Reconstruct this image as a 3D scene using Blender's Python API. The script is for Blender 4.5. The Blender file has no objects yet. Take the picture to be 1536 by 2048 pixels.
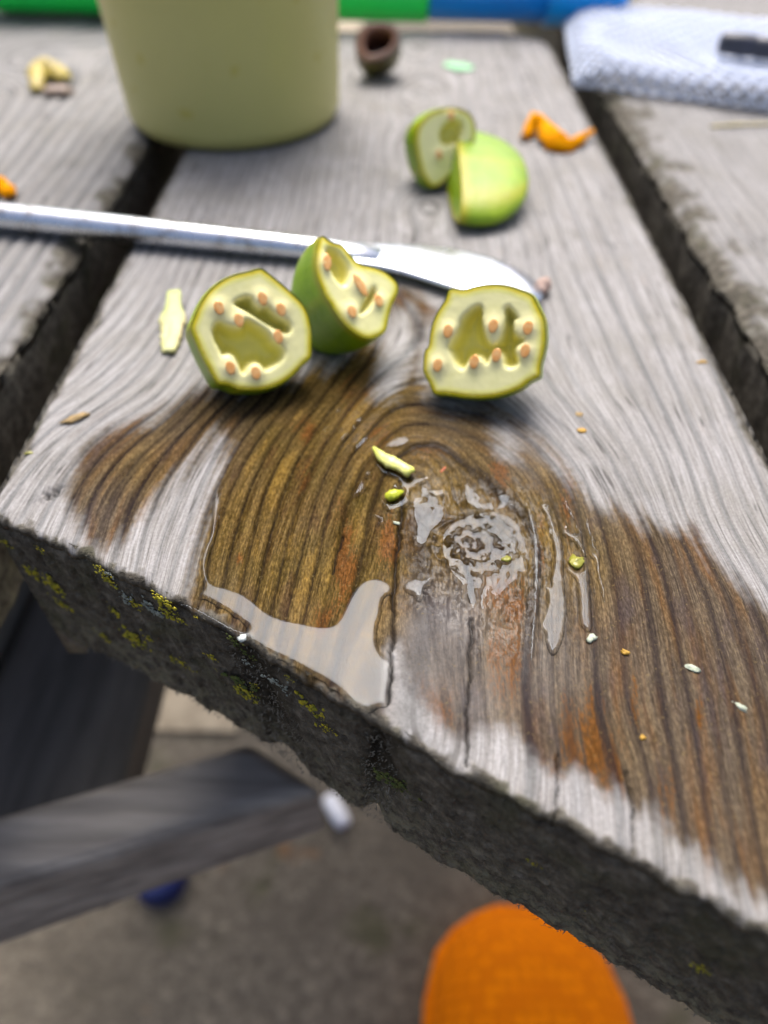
import bpy, bmesh, math, random
import numpy as np
from mathutils import Vector, Matrix, Quaternion

random.seed(7); np.random.seed(7)
SC = bpy.context.scene
COL = SC.collection

# ------------------------------------------------------------------ camera
F_PX, CU, CV = 1420.0, 768.0, 1024.0          # focal length and centre of a 1536 x 2048 picture
CAM_H, PITCH, YAW = 0.087, math.radians(46.7), math.radians(0.83)
cam_d = bpy.data.cameras.new('camera'); cam = bpy.data.objects.new('camera', cam_d); COL.objects.link(cam)
cam.location = (0, 0, CAM_H)
cam.rotation_euler = (math.pi/2 - PITCH, 0, YAW)
cam_d.sensor_fit = 'VERTICAL'; cam_d.sensor_height = 36.0; cam_d.lens = 36.0*F_PX/2048.0
cam_d.clip_start = 0.004; cam_d.clip_end = 600.0
cam_d.dof.use_dof = True; cam_d.dof.focus_distance = 0.108; cam_d.dof.aperture_fstop = 9.3
SC.camera = cam

# ------------------------------------------------------------------ light
SUN_EL, SUN_AZ = math.radians(60), math.radians(-4)
w = bpy.data.worlds.new('World'); SC.world = w; w.use_nodes = True
nt = w.node_tree; bg = nt.nodes['Background']
sky = nt.nodes.new('ShaderNodeTexSky'); sky.sky_type = 'NISHITA'; sky.sun_disc = False
sky.sun_elevation = SUN_EL; sky.sun_rotation = SUN_AZ
sky.air_density = 0.75; sky.dust_density = 8.0; sky.ozone_density = 0.4
nt.links.new(sky.outputs[0], bg.inputs[0]); bg.inputs[1].default_value = 0.15
sl = bpy.data.lights.new('sun', 'SUN'); sl.energy = 2.6; sl.angle = math.radians(43); sl.color = (0.97, 0.98, 1.0)
so = bpy.data.objects.new('sun', sl); COL.objects.link(so)
sd_ = Vector((math.sin(SUN_AZ)*math.cos(SUN_EL), math.cos(SUN_AZ)*math.cos(SUN_EL), math.sin(SUN_EL)))
so.rotation_euler = sd_.to_track_quat('Z', 'Y').to_euler(); so.location = sd_*3
vs = SC.view_settings
vs.view_transform = 'Standard'; vs.look = 'None'; vs.gamma = 1.0; vs.use_curve_mapping = False
vs.exposure = 0.70
SC.cycles.max_bounces = 6; SC.cycles.diffuse_bounces = 3; SC.cycles.glossy_bounces = 3; SC.cycles.transparent_max_bounces = 16
SC.cycles.use_denoising = True; SC.cycles.use_adaptive_sampling = False

# ------------------------------------------------------------------ geometry of the view
_c, _s = math.cos(YAW), math.sin(YAW)
def rays(u, v):
    u = np.asarray(u, float); v = np.asarray(v, float)
    a = (u-CU)/F_PX; b = (v-CV)/F_PX
    x = a; y = math.cos(PITCH) - b*math.sin(PITCH); z = -math.sin(PITCH) - b*math.cos(PITCH)
    return np.stack([_c*x-_s*y, _s*x+_c*y, z], -1)
CAMP = np.array([0, 0, CAM_H])
def P(u, v, z=0.0):
    r = rays(u, v); t = (z-CAM_H)/r[..., 2]
    return CAMP + r*np.asarray(t)[..., None]
def PV(u, v, z=0.0): return Vector(P(u, v, z))
def proj(x, y, z=0.0):
    z = np.asarray(z, float)-CAM_H
    X = _c*x+_s*y; Y = -_s*x+_c*y
    dep = Y*math.cos(PITCH)-z*math.sin(PITCH); dn = -Y*math.sin(PITCH)-z*math.cos(PITCH)
    return CU+F_PX*X/dep, CV+F_PX*dn/dep
def on_plane(u, v, p0, n):
    r = rays(u, v); t = ((p0-CAMP)@n)/(r@n); return CAMP + r*np.asarray(t)[..., None]

# ------------------------------------------------------------------ numeric helpers
def noise2(x, y, seed=0):
    rs = np.random.RandomState(seed); perm = rs.permutation(512); ang = rs.rand(512)*2*np.pi
    gx, gy = np.cos(ang), np.sin(ang)
    xi = np.floor(x).astype(np.int64); yi = np.floor(y).astype(np.int64); xf = x-xi; yf = y-yi
    fx = xf*xf*xf*(xf*(xf*6-15)+10); fy = yf*yf*yf*(yf*(yf*6-15)+10)
    def g(i, j, dx, dy):
        h = perm[(perm[i & 511]+j) & 511]; return gx[h]*dx+gy[h]*dy
    a = g(xi, yi, xf, yf); b = g(xi+1, yi, xf-1, yf); c = g(xi, yi+1, xf, yf-1); d = g(xi+1, yi+1, xf-1, yf-1)
    return ((a+(b-a)*fx)*(1-fy)+(c+(d-c)*fx)*fy)*1.5
def fbm(x, y, seed=0, o=3):
    r = 0; a = 1.0
    for k in range(o): r = r+a*noise2(x*2**k, y*2**k, seed+k*13); a *= .5
    return r
def sstep(a, b, x):
    t = np.clip((x-a)/(b-a), 0, 1); return t*t*(3-2*t)
def sdist(px, py, poly):
    """signed distance to a closed polygon, positive inside"""
    poly = np.asarray(poly, float); d2 = np.full(px.shape, 1e18); ins = np.zeros(px.shape, bool)
    n = len(poly)
    for i in range(n):
        ax, ay = poly[i]; bx, by = poly[(i+1) % n]
        ex, ey = bx-ax, by-ay; L = ex*ex+ey*ey+1e-20
        t = np.clip(((px-ax)*ex+(py-ay)*ey)/L, 0, 1)
        d2 = np.minimum(d2, (px-ax-t*ex)**2+(py-ay-t*ey)**2)
        c = (ay > py) != (by > py)
        if c.any():
            xc = ax+(py-ay)*ex/(ey if abs(ey) > 1e-12 else 1e-12); ins ^= c & (px < xc)
    d = np.sqrt(d2); return np.where(ins, d, -d)
def ldist(px, py, line):
    line = np.asarray(line, float); d2 = np.full(px.shape, 1e18)
    for (ax, ay), (bx, by) in zip(line[:-1], line[1:]):
        ex, ey = bx-ax, by-ay; L = ex*ex+ey*ey+1e-20
        t = np.clip(((px-ax)*ex+(py-ay)*ey)/L, 0, 1); d2 = np.minimum(d2, (px-ax-t*ex)**2+(py-ay-t*ey)**2)
    return np.sqrt(d2)
def smooth_poly(pts, it=2):
    p = np.asarray(pts, float)
    for _ in range(it):
        q = np.roll(p, -1, 0); p = np.stack([p*.75+q*.25, p*.25+q*.75], 1).reshape(-1, 2)
    return p

# ------------------------------------------------------------------ object helpers
def fast_mesh(name, V, Fq, attrs=None, smooth=True):
    V = np.ascontiguousarray(V, np.float32); Fq = np.ascontiguousarray(Fq, np.int32); k = Fq.shape[1]
    me = bpy.data.meshes.new(name)
    me.vertices.add(len(V)); me.vertices.foreach_set('co', V.ravel())
    me.loops.add(Fq.size); me.loops.foreach_set('vertex_index', Fq.ravel())
    me.polygons.add(len(Fq)); me.polygons.foreach_set('loop_start', np.arange(0, Fq.size, k, dtype=np.int32))
    me.polygons.foreach_set('loop_total', np.full(len(Fq), k, np.int32))
    me.polygons.foreach_set('use_smooth', np.full(len(Fq), smooth, bool))
    me.update(calc_edges=True)
    for n, a in (attrs or {}).items():
        at = me.attributes.new(n, 'FLOAT', 'POINT'); at.data.foreach_set('value', np.ascontiguousarray(a, np.float32).ravel())
    return me
def gridfaces(nr, nc):
    i = np.arange(nr-1)[:, None]*nc+np.arange(nc-1)[None, :]
    return np.stack([i, i+1, i+nc+1, i+nc], -1).reshape(-1, 4)
def link(name, me, mat, parent=None):
    o = bpy.data.objects.new(name, me); COL.objects.link(o)
    if mat is not None: me.materials.append(mat)
    if parent is not None: o.parent = parent
    return o
def empty(name, loc=(0, 0, 0)):
    o = bpy.data.objects.new(name, None); COL.objects.link(o); o.location = loc; o.empty_display_size = .01
    return o
def tag(o, label=None, cat=None, group=None, kind=None):
    if label: o['label'] = label
    if cat: o['category'] = cat
    if group: o['group'] = group
    if kind: o['kind'] = kind
    return o
def part(name, V, Fc, mat, parent, smooth=True):
    """mesh in world coordinates under a parent that stands unrotated"""
    me = bpy.data.meshes.new(name)
    off = np.array(parent.location) if parent is not None else np.zeros(3)
    if parent is not None and parent.parent is not None: off = off+np.array(parent.parent.location)
    me.from_pydata([tuple(np.asarray(v)-off) for v in V], [], [tuple(f) for f in Fc]); me.update()
    if smooth: me.polygons.foreach_set('use_smooth', [True]*len(me.polygons))
    return link(name, me, mat, parent)
def loft(rings, cap=True):
    n = len(rings[0]); V = [p for r in rings for p in r]; Fc = []
    for i in range(len(rings)-1):
        for j in range(n):
            k = (j+1) % n; Fc.append((i*n+j, i*n+k, (i+1)*n+k, (i+1)*n+j))
    if cap: Fc.append(tuple(range(n))[::-1]); Fc.append(tuple((len(rings)-1)*n+j for j in range(n)))
    return V, Fc
def ellipsoid(c, ax, nu=12, nv=8, jit=0, seed=0):
    """ax: three semi-axis vectors"""
    rs = np.random.RandomState(seed); c = np.asarray(c, float); A = np.asarray(ax, float); rings = []
    for i in range(nv+1):
        th = math.pi*(.02+.96*i/nv); r = []
        for j in range(nu):
            ph = 2*math.pi*j/nu; s = 1+jit*(rs.rand()-.5)
            r.append(c+s*(A[0]*math.sin(th)*math.cos(ph)+A[1]*math.sin(th)*math.sin(ph)+A[2]*math.cos(th)))
        rings.append(r)
    return loft(rings)
def bevel_box(name, size, mat, parent, loc, rot=(0, 0, 0), bev=.003, sub=0, jit=0):
    bm = bmesh.new(); bmesh.ops.create_cube(bm, size=1)
    for v in bm.verts: v.co = Vector((v.co.x*size[0], v.co.y*size[1], v.co.z*size[2]))
    bmesh.ops.bevel(bm, geom=list(bm.edges), offset=bev, segments=3, affect='EDGES', profile=.5)
    if sub:
        bmesh.ops.subdivide_edges(bm, edges=[e for e in bm.edges if e.calc_length() > .012], cuts=sub, use_grid_fill=True)
        for v in bm.verts: v.co += Vector((random.uniform(-jit, jit), random.uniform(-jit, jit), random.uniform(-jit, jit)))
    me = bpy.data.meshes.new(name); bm.to_mesh(me); bm.free()
    o = link(name, me, mat, parent); o.location = loc; o.rotation_euler = rot
    return o

# ------------------------------------------------------------------ material helpers
class NT:
    def __init__(s, name):
        s.m = bpy.data.materials.new(name); s.m.use_nodes = True; s.t = s.m.node_tree
        s.b = s.t.nodes['Principled BSDF']; s.out = s.t.nodes['Material Output']
    def n(s, t, **k):
        nd = s.t.nodes.new(t)
        for a, v in k.items(): setattr(nd, a, v)
        return nd
    def l(s, a, b): s.t.links.new(a, b)
    def put(s, sock, v):
        if hasattr(v, 'is_output') or isinstance(v, bpy.types.NodeSocket): s.l(v, sock)
        elif isinstance(v, (tuple, list)) and len(v) == 3 and sock.type == 'RGBA': sock.default_value = (*v, 1)
        else: sock.default_value = v
    def attr(s, name):
        return s.n('ShaderNodeAttribute', attribute_name=name).outputs['Fac']
    def math(s, op, a, b=None, clamp=False):
        nd = s.n('ShaderNodeMath', operation=op, use_clamp=clamp); s.put(nd.inputs[0], a)
        if b is not None: s.put(nd.inputs[1], b)
        return nd.outputs[0]
    def mix(s, f, a, b, mode='MIX'):
        nd = s.n('ShaderNodeMix', data_type='RGBA', blend_type=mode); s.put(nd.inputs[0], f)
        s.put(nd.inputs[6], a); s.put(nd.inputs[7], b); return nd.outputs[2]
    def mixf(s, f, a, b):
        nd = s.n('ShaderNodeMix', data_type='FLOAT'); s.put(nd.inputs[0], f); s.put(nd.inputs[2], a); s.put(nd.inputs[3], b); return nd.outputs[0]
    def noise(s, vec, scale=1.0, detail=3, rough=.55, dist=0.0):
        nd = s.n('ShaderNodeTexNoise'); s.put(nd.inputs['Scale'], scale); nd.inputs['Detail'].default_value = detail
        nd.inputs['Roughness'].default_value = rough; nd.inputs['Distortion'].default_value = dist
        if vec is not None: s.l(vec, nd.inputs['Vector'])
        return nd.outputs['Fac']
    def ramp(s, f, stops):
        nd = s.n('ShaderNodeValToRGB'); s.l(f, nd.inputs[0]); e = nd.color_ramp.elements
        while len(e) < len(stops): e.new(.5)
        for i, (p, c) in enumerate(stops):
            e[i].position = p; e[i].color = (*c, 1) if isinstance(c, tuple) else (c, c, c, 1)
        return nd.outputs[0]
    def rng(s, v, a, b, c=0.0, d=1.0):
        nd = s.n('ShaderNodeMapRange', interpolation_type='SMOOTHSTEP'); s.put(nd.inputs[0], v)
        for i, x in enumerate((a, b, c, d)): nd.inputs[i+1].default_value = x
        return nd.outputs[0]
    def vec(s, x, y, z=0.0):
        nd = s.n('ShaderNodeCombineXYZ'); s.put(nd.inputs[0], x); s.put(nd.inputs[1], y); s.put(nd.inputs[2], z); return nd.outputs[0]
    def obj(s): return s.n('ShaderNodeTexCoord').outputs['Object']
    def geo(s): return s.n('ShaderNodeNewGeometry').outputs['Position']
    def sep(s, v):
        nd = s.n('ShaderNodeSeparateXYZ'); s.l(v, nd.inputs[0]); return nd.outputs
    def bump(s, h, dist, strength=1.0, normal=None):
        nd = s.n('ShaderNodeBump'); nd.inputs['Distance'].default_value = dist; s.put(nd.inputs['Strength'], strength)
        s.l(h, nd.inputs['Height'])
        if normal is not None: s.l(normal, nd.inputs['Normal'])
        return nd.outputs[0]
    def set(s, **k):
        for a, v in k.items(): s.put(s.b.inputs[a.replace('_', ' ')], v)

def simple(name, base, var=None, scale=200., rough=.6, bump=0.0, bscale=None, **kw):
    t = NT(name); p = t.geo(); nz = t.noise(p, scale, 4)
    t.set(Base_Color=t.mix(t.rng(nz, .3, .7), base, var or tuple(c*.75 for c in base)), Roughness=rough)
    if bump: t.set(Normal=t.bump(t.noise(p, bscale or scale*3, 4), bump))
    for a, v in kw.items(): t.set(**{a: v})
    return t.m

def wood_material():
    t = NT('weathered_wood')
    psi = t.attr('psi'); wet = t.attr('wet'); film = t.attr('film'); ora = t.attr('ora'); ring = t.attr('ring')
    end = t.attr('endm'); sog = t.attr('sog'); crack = t.attr('crack')
    pos = t.geo(); X, Y, Z = t.sep(pos)
    n1 = t.noise(t.vec(t.math('ADD', t.math('MULTIPLY', psi, 7.0), t.math('MULTIPLY', X, 450.0)), t.math('MULTIPLY', Y, 30.0), Z), 1.0, 3, .55)
    n2 = t.noise(t.vec(t.math('ADD', t.math('MULTIPLY', psi, 26.0), t.math('MULTIPLY', X, 1700.0)), t.math('MULTIPLY', Y, 160.0), Z), 1.0, 3, .6)
    n3 = t.noise(pos, 55.0, 4, .6)
    n4 = t.noise(pos, 1500.0, 3, .6)
    n5 = t.noise(t.vec(t.math('MULTIPLY', psi, 1.3), t.math('MULTIPLY', Y, 45.0), 7.0), 1.0, 3, .6)
    fib = t.math('ADD', t.math('MULTIPLY', n1, .5), t.math('MULTIPLY', n2, .5))
    n6 = t.noise(t.vec(t.math('MULTIPLY', psi, 1.7), t.math('MULTIPLY', Y, 11.0), 3.0), 1.0, 2, .5)
    chk = t.math('MULTIPLY', t.rng(t.math('ABSOLUTE', t.math('SUBTRACT', n6, .5)), .014, .004), t.rng(t.noise(pos, 70.0, 2), .45, .6))
    # dry silver-grey wood
    dry = t.ramp(fib, [(.36, (.22, .21, .20)), (.49, (.38, .37, .365)), (.62, (.55, .545, .555))])
    dry = t.mix(t.rng(n3, .40, .75, 0, .45), dry, (.30, .285, .25))
    dry = t.mix(t.rng(n5, .60, .80, 0, .30), dry, (.36, .27, .20))
    dry = t.mix(t.math('MULTIPLY', ring, .68), dry, (.155, .165, .17))
    dry = t.mix(.55, dry, t.ramp(t.noise(pos, 2200.0, 3, .65), [(.30, .62), (.50, 1.0), (.70, 1.32)]), 'MULTIPLY')
    dry = t.mix(1.0, dry, (.91, .905, .895), 'MULTIPLY')
    # soaked wood
    w1 = t.mix(t.rng(fib, .38, .62), (.050, .029, .008), (.195, .126, .040))
    w1 = t.mix(t.rng(n3, .35, .7, 0, .55), w1, (.085, .064, .016))
    w2 = t.mix(t.rng(fib, .36, .64), (.055, .042, .034), (.165, .128, .086))
    w2 = t.mix(t.rng(n5, .45, .72, 0, .65), w2, (.17, .080, .026))
    wetc = t.mix(sog, w2, w1)
    n7 = t.noise(t.vec(t.math('MULTIPLY', X, 3300.0), t.math('MULTIPLY', Y, 1000.0), t.math('MULTIPLY', Z, 2000.0)), 1.0, 3, .65)
    wn = t.n('ShaderNodeTexWhiteNoise', noise_dimensions='1D'); t.l(t.math('FLOOR', psi), wn.inputs[1])
    bt = t.noise(t.vec(t.math('MULTIPLY', wn.outputs[0], 37.0), t.math('MULTIPLY', Y, 60.0), t.math('MULTIPLY', psi, .8)), 1.0, 3, .6)
    wetc = t.mix(t.math('MULTIPLY', t.rng(bt, .52, .70, 0, .6), t.mixf(sog, .45, 1.0)), wetc, t.mix(sog, (.21, .15, .09), (.27, .165, .035))); wetc = t.mix(t.rng(bt, .48, .30, 0, .7), wetc, t.mix(sog, (.085, .066, .064), (.075, .040, .016)))
    of = t.math('ADD', ora, t.math('ADD', t.math('MULTIPLY', t.math('SUBTRACT', n7, .5), 1.3), t.math('MULTIPLY', t.math('SUBTRACT', n1, .5), 1.6)))
    wetc = t.mix(t.math('MULTIPLY', t.rng(of, .30, .85), t.rng(ora, .03, .25)), wetc, (.135, .058, .016))
    sp = t.ramp(n7, [(.32, .48), (.50, .92), (.66, 1.65)]); wetc = t.mix(t.mixf(sog, .7, 1.0), wetc, sp, 'MULTIPLY')
    dk = t.mix(sog, (.026, .021, .024), (.007, .005, .0045))
    wetc = t.mix(t.math('MULTIPLY', ring, t.rng(n2, .2, .6, .80, 1.0)), wetc, dk)
    base = t.mix(wet, dry, wetc)
    base = t.mix(t.math('MULTIPLY', t.rng(n2, .36, .26, 0, .55), t.mixf(wet, 1.0, .6)), base, t.mix(wet, (.16, .15, .15), (.022, .016, .010)))
    base = t.mix(t.math('MULTIPLY', t.rng(n4, .60, .72), t.math('MULTIPLY', wet, .35)), base, (.30, .22, .09))
    base = t.mix(t.math('MULTIPLY', chk, t.mixf(wet, .8, .12)), base, t.mix(wet, (.10, .095, .09), (.014, .011, .009)))
    base = t.mix(t.math('MULTIPLY', crack, .93), base, (.012, .010, .010))
    # dark weathered end grain and edges
    e0 = t.noise(pos, 420.0, 5, .65); e1 = t.noise(pos, 2300.0, 3, .6)
    ec = t.ramp(e0, [(.32, (.060, .053, .042)), (.52, (.135, .122, .098)), (.70, (.26, .24, .195))])
    ec = t.mix(t.rng(e1, .55, .75, 0, .5), ec, (.27, .265, .235))
    ec = t.mix(t.rng(t.noise(pos, 90.0, 3), .5, .7, 0, .45), ec, (.10, .105, .055))
    ec = t.mix(t.math('MULTIPLY', t.rng(Z, -.014, -.036), t.rng(t.noise(pos, 300.0, 4, .7), .42, .62, 0, .75)), ec, (.30, .29, .20))
    base = t.mix(end, base, ec); base = t.mix(t.math('MULTIPLY', t.math('MULTIPLY', crack, end), .85), base, (.022, .017, .010)); base = t.mix(1.0, base, (.67, .67, .67), 'MULTIPLY')
    gl = t.noise(pos, 620.0, 4, .62)
    wl = t.math('MULTIPLY', wet, t.math('SUBTRACT', 1.0, end))
    h = t.math('ADD', t.math('MULTIPLY', n1, .6), t.math('MULTIPLY', n2, .5))
    nb = t.bump(t.math('ADD', h, t.math('MULTIPLY', n7, .5)), .00026, 1.0)
    nb = t.bump(t.math('MULTIPLY', e1, end), .0004, 1.0, nb)
    cb = t.bump(gl, .00030, 1.0)
    t.set(Base_Color=base, Roughness=t.mixf(wl, .82, .55), Specular_IOR_Level=t.mixf(wl, .12, .0), Normal=nb)
    t.set(Coat_Weight=t.math('MULTIPLY', t.math('MULTIPLY', film, .45), t.math('SUBTRACT', 1.0, end)), Coat_Roughness=.05, Coat_IOR=1.36, Coat_Normal=cb)
    return t.m
WOOD = wood_material()

# ================================================================== 1. the table top
xl, xr = -.0685, .0685                                   # edges of the middle plank
ZT = -.044                                               # its thickness
def Z7(p): return [(340+x/2.954, 780+y/2.954) for x, y in p]
def Z8(p): return [(700+x/2.743, 820+y/2.743) for x, y in p]
def ZR(p): return [(1000+x/2.048, 900+y/2.048) for x, y in p]
def Z6(p): return [(100+x/3.84, 780+y/3.84) for x, y in p]
grain = []                                               # (value, pixel polyline) along visible year rings
grain += [(10, Z7([(55,1240),(110,1080),(165,900),(230,720),(290,590),(360,440),(440,310),(520,200),(620,90)])),
 (9, Z7([(180,1200),(200,1060),(240,880),(300,680),(360,540),(420,420),(490,300),(570,190),(650,100)])),
 (8, Z7([(250,1390),(320,1150),(350,1040),(390,900),(430,760),(480,600),(540,470),(600,360),(680,220),(760,110)])),
 (7, Z7([(370,1380),(420,1170),(440,1060),(480,900),(520,740),(570,590),(620,470),(680,350),(750,230),(840,110)])),
 (6, Z7([(430,1400),(490,1240),(530,1060),(580,870),(630,690),(680,560),(740,430),(800,320),(870,220),(950,120)])),
 (5, Z7([(550,1500),(600,1310),(640,1150),(680,960),(730,780),(780,620),(830,510),(890,390),(960,270),(1030,170),(1090,80)])),
 (4, Z7([(640,1560),(690,1330),(730,1180),(770,1020),(810,850),(840,760),(870,650),(930,500),(990,390),(1050,290),(1130,200),(1200,110)])),
 (3, Z7([(720,1620),(790,1370),(830,1200),(870,1010),(900,860),(930,700),(990,550),(1040,440),(1090,350),(1150,260),(1230,180),(1330,90)])),
 (2, Z7([(800,1660),(880,1380),(930,1180),(970,1000),(1000,860),(1030,720),(1060,620),(1090,540),(1130,460),(1180,400),(1250,330),(1330,260),(1400,200)])),
 (1, Z7([(930,1760),(1010,1500),(1050,1350),(1110,1150),(1140,1010),(1170,870),(1200,730),(1240,600),(1290,500),(1310,450)])),
 (0.25, Z7([(1290,1850),(1310,1580),(1320,1300),(1330,1080),(1350,850),(1370,740)])),
 (1, Z8([(300,230),(350,170),(420,140),(500,170),(560,220),(610,290),(650,400),(680,520)])),
 (0.2, Z8([(380,340),(450,360),(520,440),(580,560)])),
 (2, Z8([(440,80),(560,110),(700,190),(860,250),(930,280),(1000,330),(1060,390),(1100,480),(1130,580),(1150,660),(1180,760),(1190,900),(1200,1050),(1195,1200),(1190,1320),(1200,1500),(1195,1700)])),
 (3, Z8([(400,-30),(700,20),(1000,140),(1110,270),(1180,360),(1230,480),(1270,620),(1300,780),(1320,930),(1340,1080),(1355,1250),(1350,1400),(1360,1600),(1390,1800)])),
 (4, Z8([(700,-110),(940,40),(1080,180),(1180,270),(1260,380),(1320,520),(1360,680),(1400,850),(1430,1050),(1450,1200),(1470,1400),(1490,1650)])),
 (1, Z8([(830,480),(900,510),(960,560),(1000,620),(1030,720),(1030,830),(1010,950),(985,1080),(970,1200),(955,1350),(945,1500),(950,1700)])),
 (0, Z8([(530,640),(480,700),(455,780),(460,870),(490,950),(530,1040),(560,1130),(580,1250),(600,1400),(630,1550),(640,1700),(640,1900)])),
 (5, ZR([(400,60),(500,230),(560,380),(600,520),(625,650),(650,820),(670,950),(690,1130),(720,1250),(740,1450)])),
 (6, ZR([(470,100),(570,280),(640,420),(690,600),(720,750),(745,900),(780,1050),(800,1200),(830,1400),(870,1600),(910,1800)])),
 (7, ZR([(560,100),(650,290),(720,470),(770,650),(820,850),(850,1000),(880,1200),(910,1400),(950,1600),(990,1800)])),
 (8, ZR([(680,250),(750,400),(840,600),(900,800),(950,1000),(990,1250),(1030,1500),(1070,1750)])),
 (9, ZR([(760,280),(850,450),(940,600),(1010,850),(1060,1050),(1098,1250),(1140,1500)])),
 (11.2, Z6([(870,1560),(940,1280),(1050,980),(1160,700),(1300,430),(1420,250)])),
 (12.4, Z6([(730,1500),(800,1180),(900,900),(1010,640),(1160,400),(1320,190)])),
 (14.4, Z6([(420,1270),(500,1000),(620,750),(800,500),(1000,300),(1200,110)])),
 (16.2, Z6([(200,1100),(280,850),(420,620),(640,400),(900,200)])),
 (17.8, Z6([(30,900),(120,700),(300,450),(560,250),(800,100)]))]
pts, val = [], []
for v_, ln in grain:
    q = np.array(ln); seg = np.r_[0, np.cumsum(np.hypot(*np.diff(q, axis=0).T))]
    m_ = max(3, int(seg[-1]/55)); tt = np.linspace(0, seg[-1], m_)
    for a in tt:
        p = P(np.interp(a, seg, q[:, 0]), np.interp(a, seg, q[:, 1])); pts.append(p[:2]); val.append(v_)
for yy in (.165, .20, .245, .30, .36, .41):               # beyond the cut fruit the grain runs straight
    k = min(1, (yy-.15)/.10)
    for xx in np.linspace(-.068, .068, 22):
        pts.append((xx, yy)); val.append(2.0+math.hypot(xx-.006, .006)/(.0030 if xx < .006 else .0056)+(yy-.165)*3)
pts = np.array(pts)*100; val = np.array(val)
def tps_fit(p, v, reg=.02):
    d2 = ((p[:, None]-p[None])**2).sum(-1); K = .5*d2*np.log(d2+1e-9)+reg*np.eye(len(p))
    Q = np.c_[np.ones(len(p)), p]; A = np.block([[K, Q], [Q.T, np.zeros((3, 3))]])
    return np.linalg.solve(A, np.r_[v, 0, 0, 0])
cf = tps_fit(pts, val, .35)
gxs = np.linspace(-.075, .075, 200); gys = np.linspace(.0, .43, 420)
GX, GY = np.meshgrid(gxs, gys); gp = np.stack([GX.ravel(), GY.ravel()], 1)*100; out = np.zeros(len(gp))
for a in range(0, len(gp), 8000):
    d2 = ((gp[a:a+8000, None]-pts[None])**2).sum(-1)
    out[a:a+8000] = (.5*d2*np.log(d2+1e-9))@cf[:-3]+cf[-3]+gp[a:a+8000]@cf[-2:]
PSI = out.reshape(GX.shape)
def bil(T, x0, x1, y0, y1, x, y):
    ny, nx = T.shape; fx = np.clip((x-x0)/(x1-x0)*(nx-1), 0, nx-1.001); fy = np.clip((y-y0)/(y1-y0)*(ny-1), 0, ny-1.001)
    i = fx.astype(int); j = fy.astype(int); a = fx-i; b = fy-j
    return (T[j, i]*(1-a)+T[j, i+1]*a)*(1-b)+(T[j+1, i]*(1-a)+T[j+1, i+1]*a)*b
def psi_at(x, y): return bil(PSI, -.075, .075, .0, .43, x, y)

# masks traced on the plank, kept as a table over picture coordinates of the plank's own surface
UX0, UX1, VY0, VY1 = -200., 1800., 430., 2110.
MU, MV = np.meshgrid(np.arange(UX0, UX1+1, 5), np.arange(VY0, VY1+1, 5))
wet_poly = [(125,985),(160,890),(215,850),(300,838),(350,800),(385,785),(440,775),(560,760),(640,735),(690,715),(735,660),(765,590),(800,570),(850,575),(860,640),(850,700),(845,780),(900,815),(985,815),(1040,850),(1085,890),(1120,940),(1180,1000),(1235,1005),(1300,1050),(1390,1055),(1430,1120),(1480,1165),(1536,1215),(1680,1330),(1700,1960),(1560,1840),(1500,1790),(1440,1745),(1395,1690),(1340,1680),(1300,1625),(1250,1605),(1190,1560),(1110,1545),(1060,1520),(1005,1480),(960,1475),(920,1500),(880,1480),(850,1440),(822,1400),(800,1350),(785,1300),(778,1470),(740,1470),(500,1310),(365,1215),(378,1150),(393,1080),(413,1000),(433,930),(450,885),(438,872),(400,920),(335,985),(295,1040),(240,1085),(200,1112),(150,1065)]
dry_bits = [[(760,640),(830,600),(832,640),(815,720),(792,790),(765,800),(770,720)], [(985,830),(1020,850),(1040,900),(1010,900)]]
T_wet = sdist(MU, MV, wet_poly)
for b_ in dry_bits: T_wet = np.minimum(T_wet, -sdist(MU, MV, b_))
def gb(l):
    r = np.zeros(MU.shape)
    for u, v, su, sv, a in l: r += a*np.exp(-((MU-u)/su)**2-((MV-v)/sv)**2)
    return np.clip(r, 0, 1)
T_ora = gb([(690,1120,22,110,1),(775,1085,22,60,1),(650,1240,30,40,.6),(605,950,20,50,.5),(610,860,25,30,.7),(478,1120,14,14,.7),(1000,955,22,45,.9),(1015,1200,55,60,.8),(1010,1330,45,70,.6),(880,1420,35,50,.8),(840,1390,15,40,.6),(1100,1580,25,50,.8),(1180,1480,30,120,.8),(1130,1480,20,90,.7),(1230,1560,22,90,.8),(1330,1600,20,90,.7),(1400,1430,16,40,.7),(1270,1400,14,80,.5),(760,870,30,30,.6),(860,900,45,35,.45),(1135,1000,16,80,.7),(1080,1080,12,80,.6),(720,780,60,50,.4)])
T_sog = gb([(560,1050,190,300,1.2),(740,1000,90,260,1),(900,980,160,110,.9),(280,930,150,110,.25),(950,1085,105,85,1.0),(1110,1080,130,180,.75),(700,740,140,90,.8),(1280,1080,90,90,.35)])
T_pale = gb([(850,1290,50,90,.8),(930,1230,55,60,.7),(960,1430,60,80,.55),(880,1350,60,80,.5),(1100,1350,60,80,.35),(1060,900,60,60,.5),(1200,1000,60,50,.4)])
T_film = np.clip(gb([(950,1090,95,95,1.0),(940,1190,85,75,1.0),(1050,1110,40,130,.8),(990,1190,60,70,.8),(860,1020,55,70,.9),(975,995,60,25,.8),(830,1180,50,40,.5),(1130,1180,60,160,.5),(860,900,60,40,.25),(720,850,60,60,.3),(1000,1290,60,60,.5),(560,1120,200,150,.06)]), 0, 1)
KN = (948., 1088.); kn_r = np.hypot((MU-KN[0])/88., (MV-KN[1])/66.)
T_knot = 1-sstep(.75, 1.25, kn_r)
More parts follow.
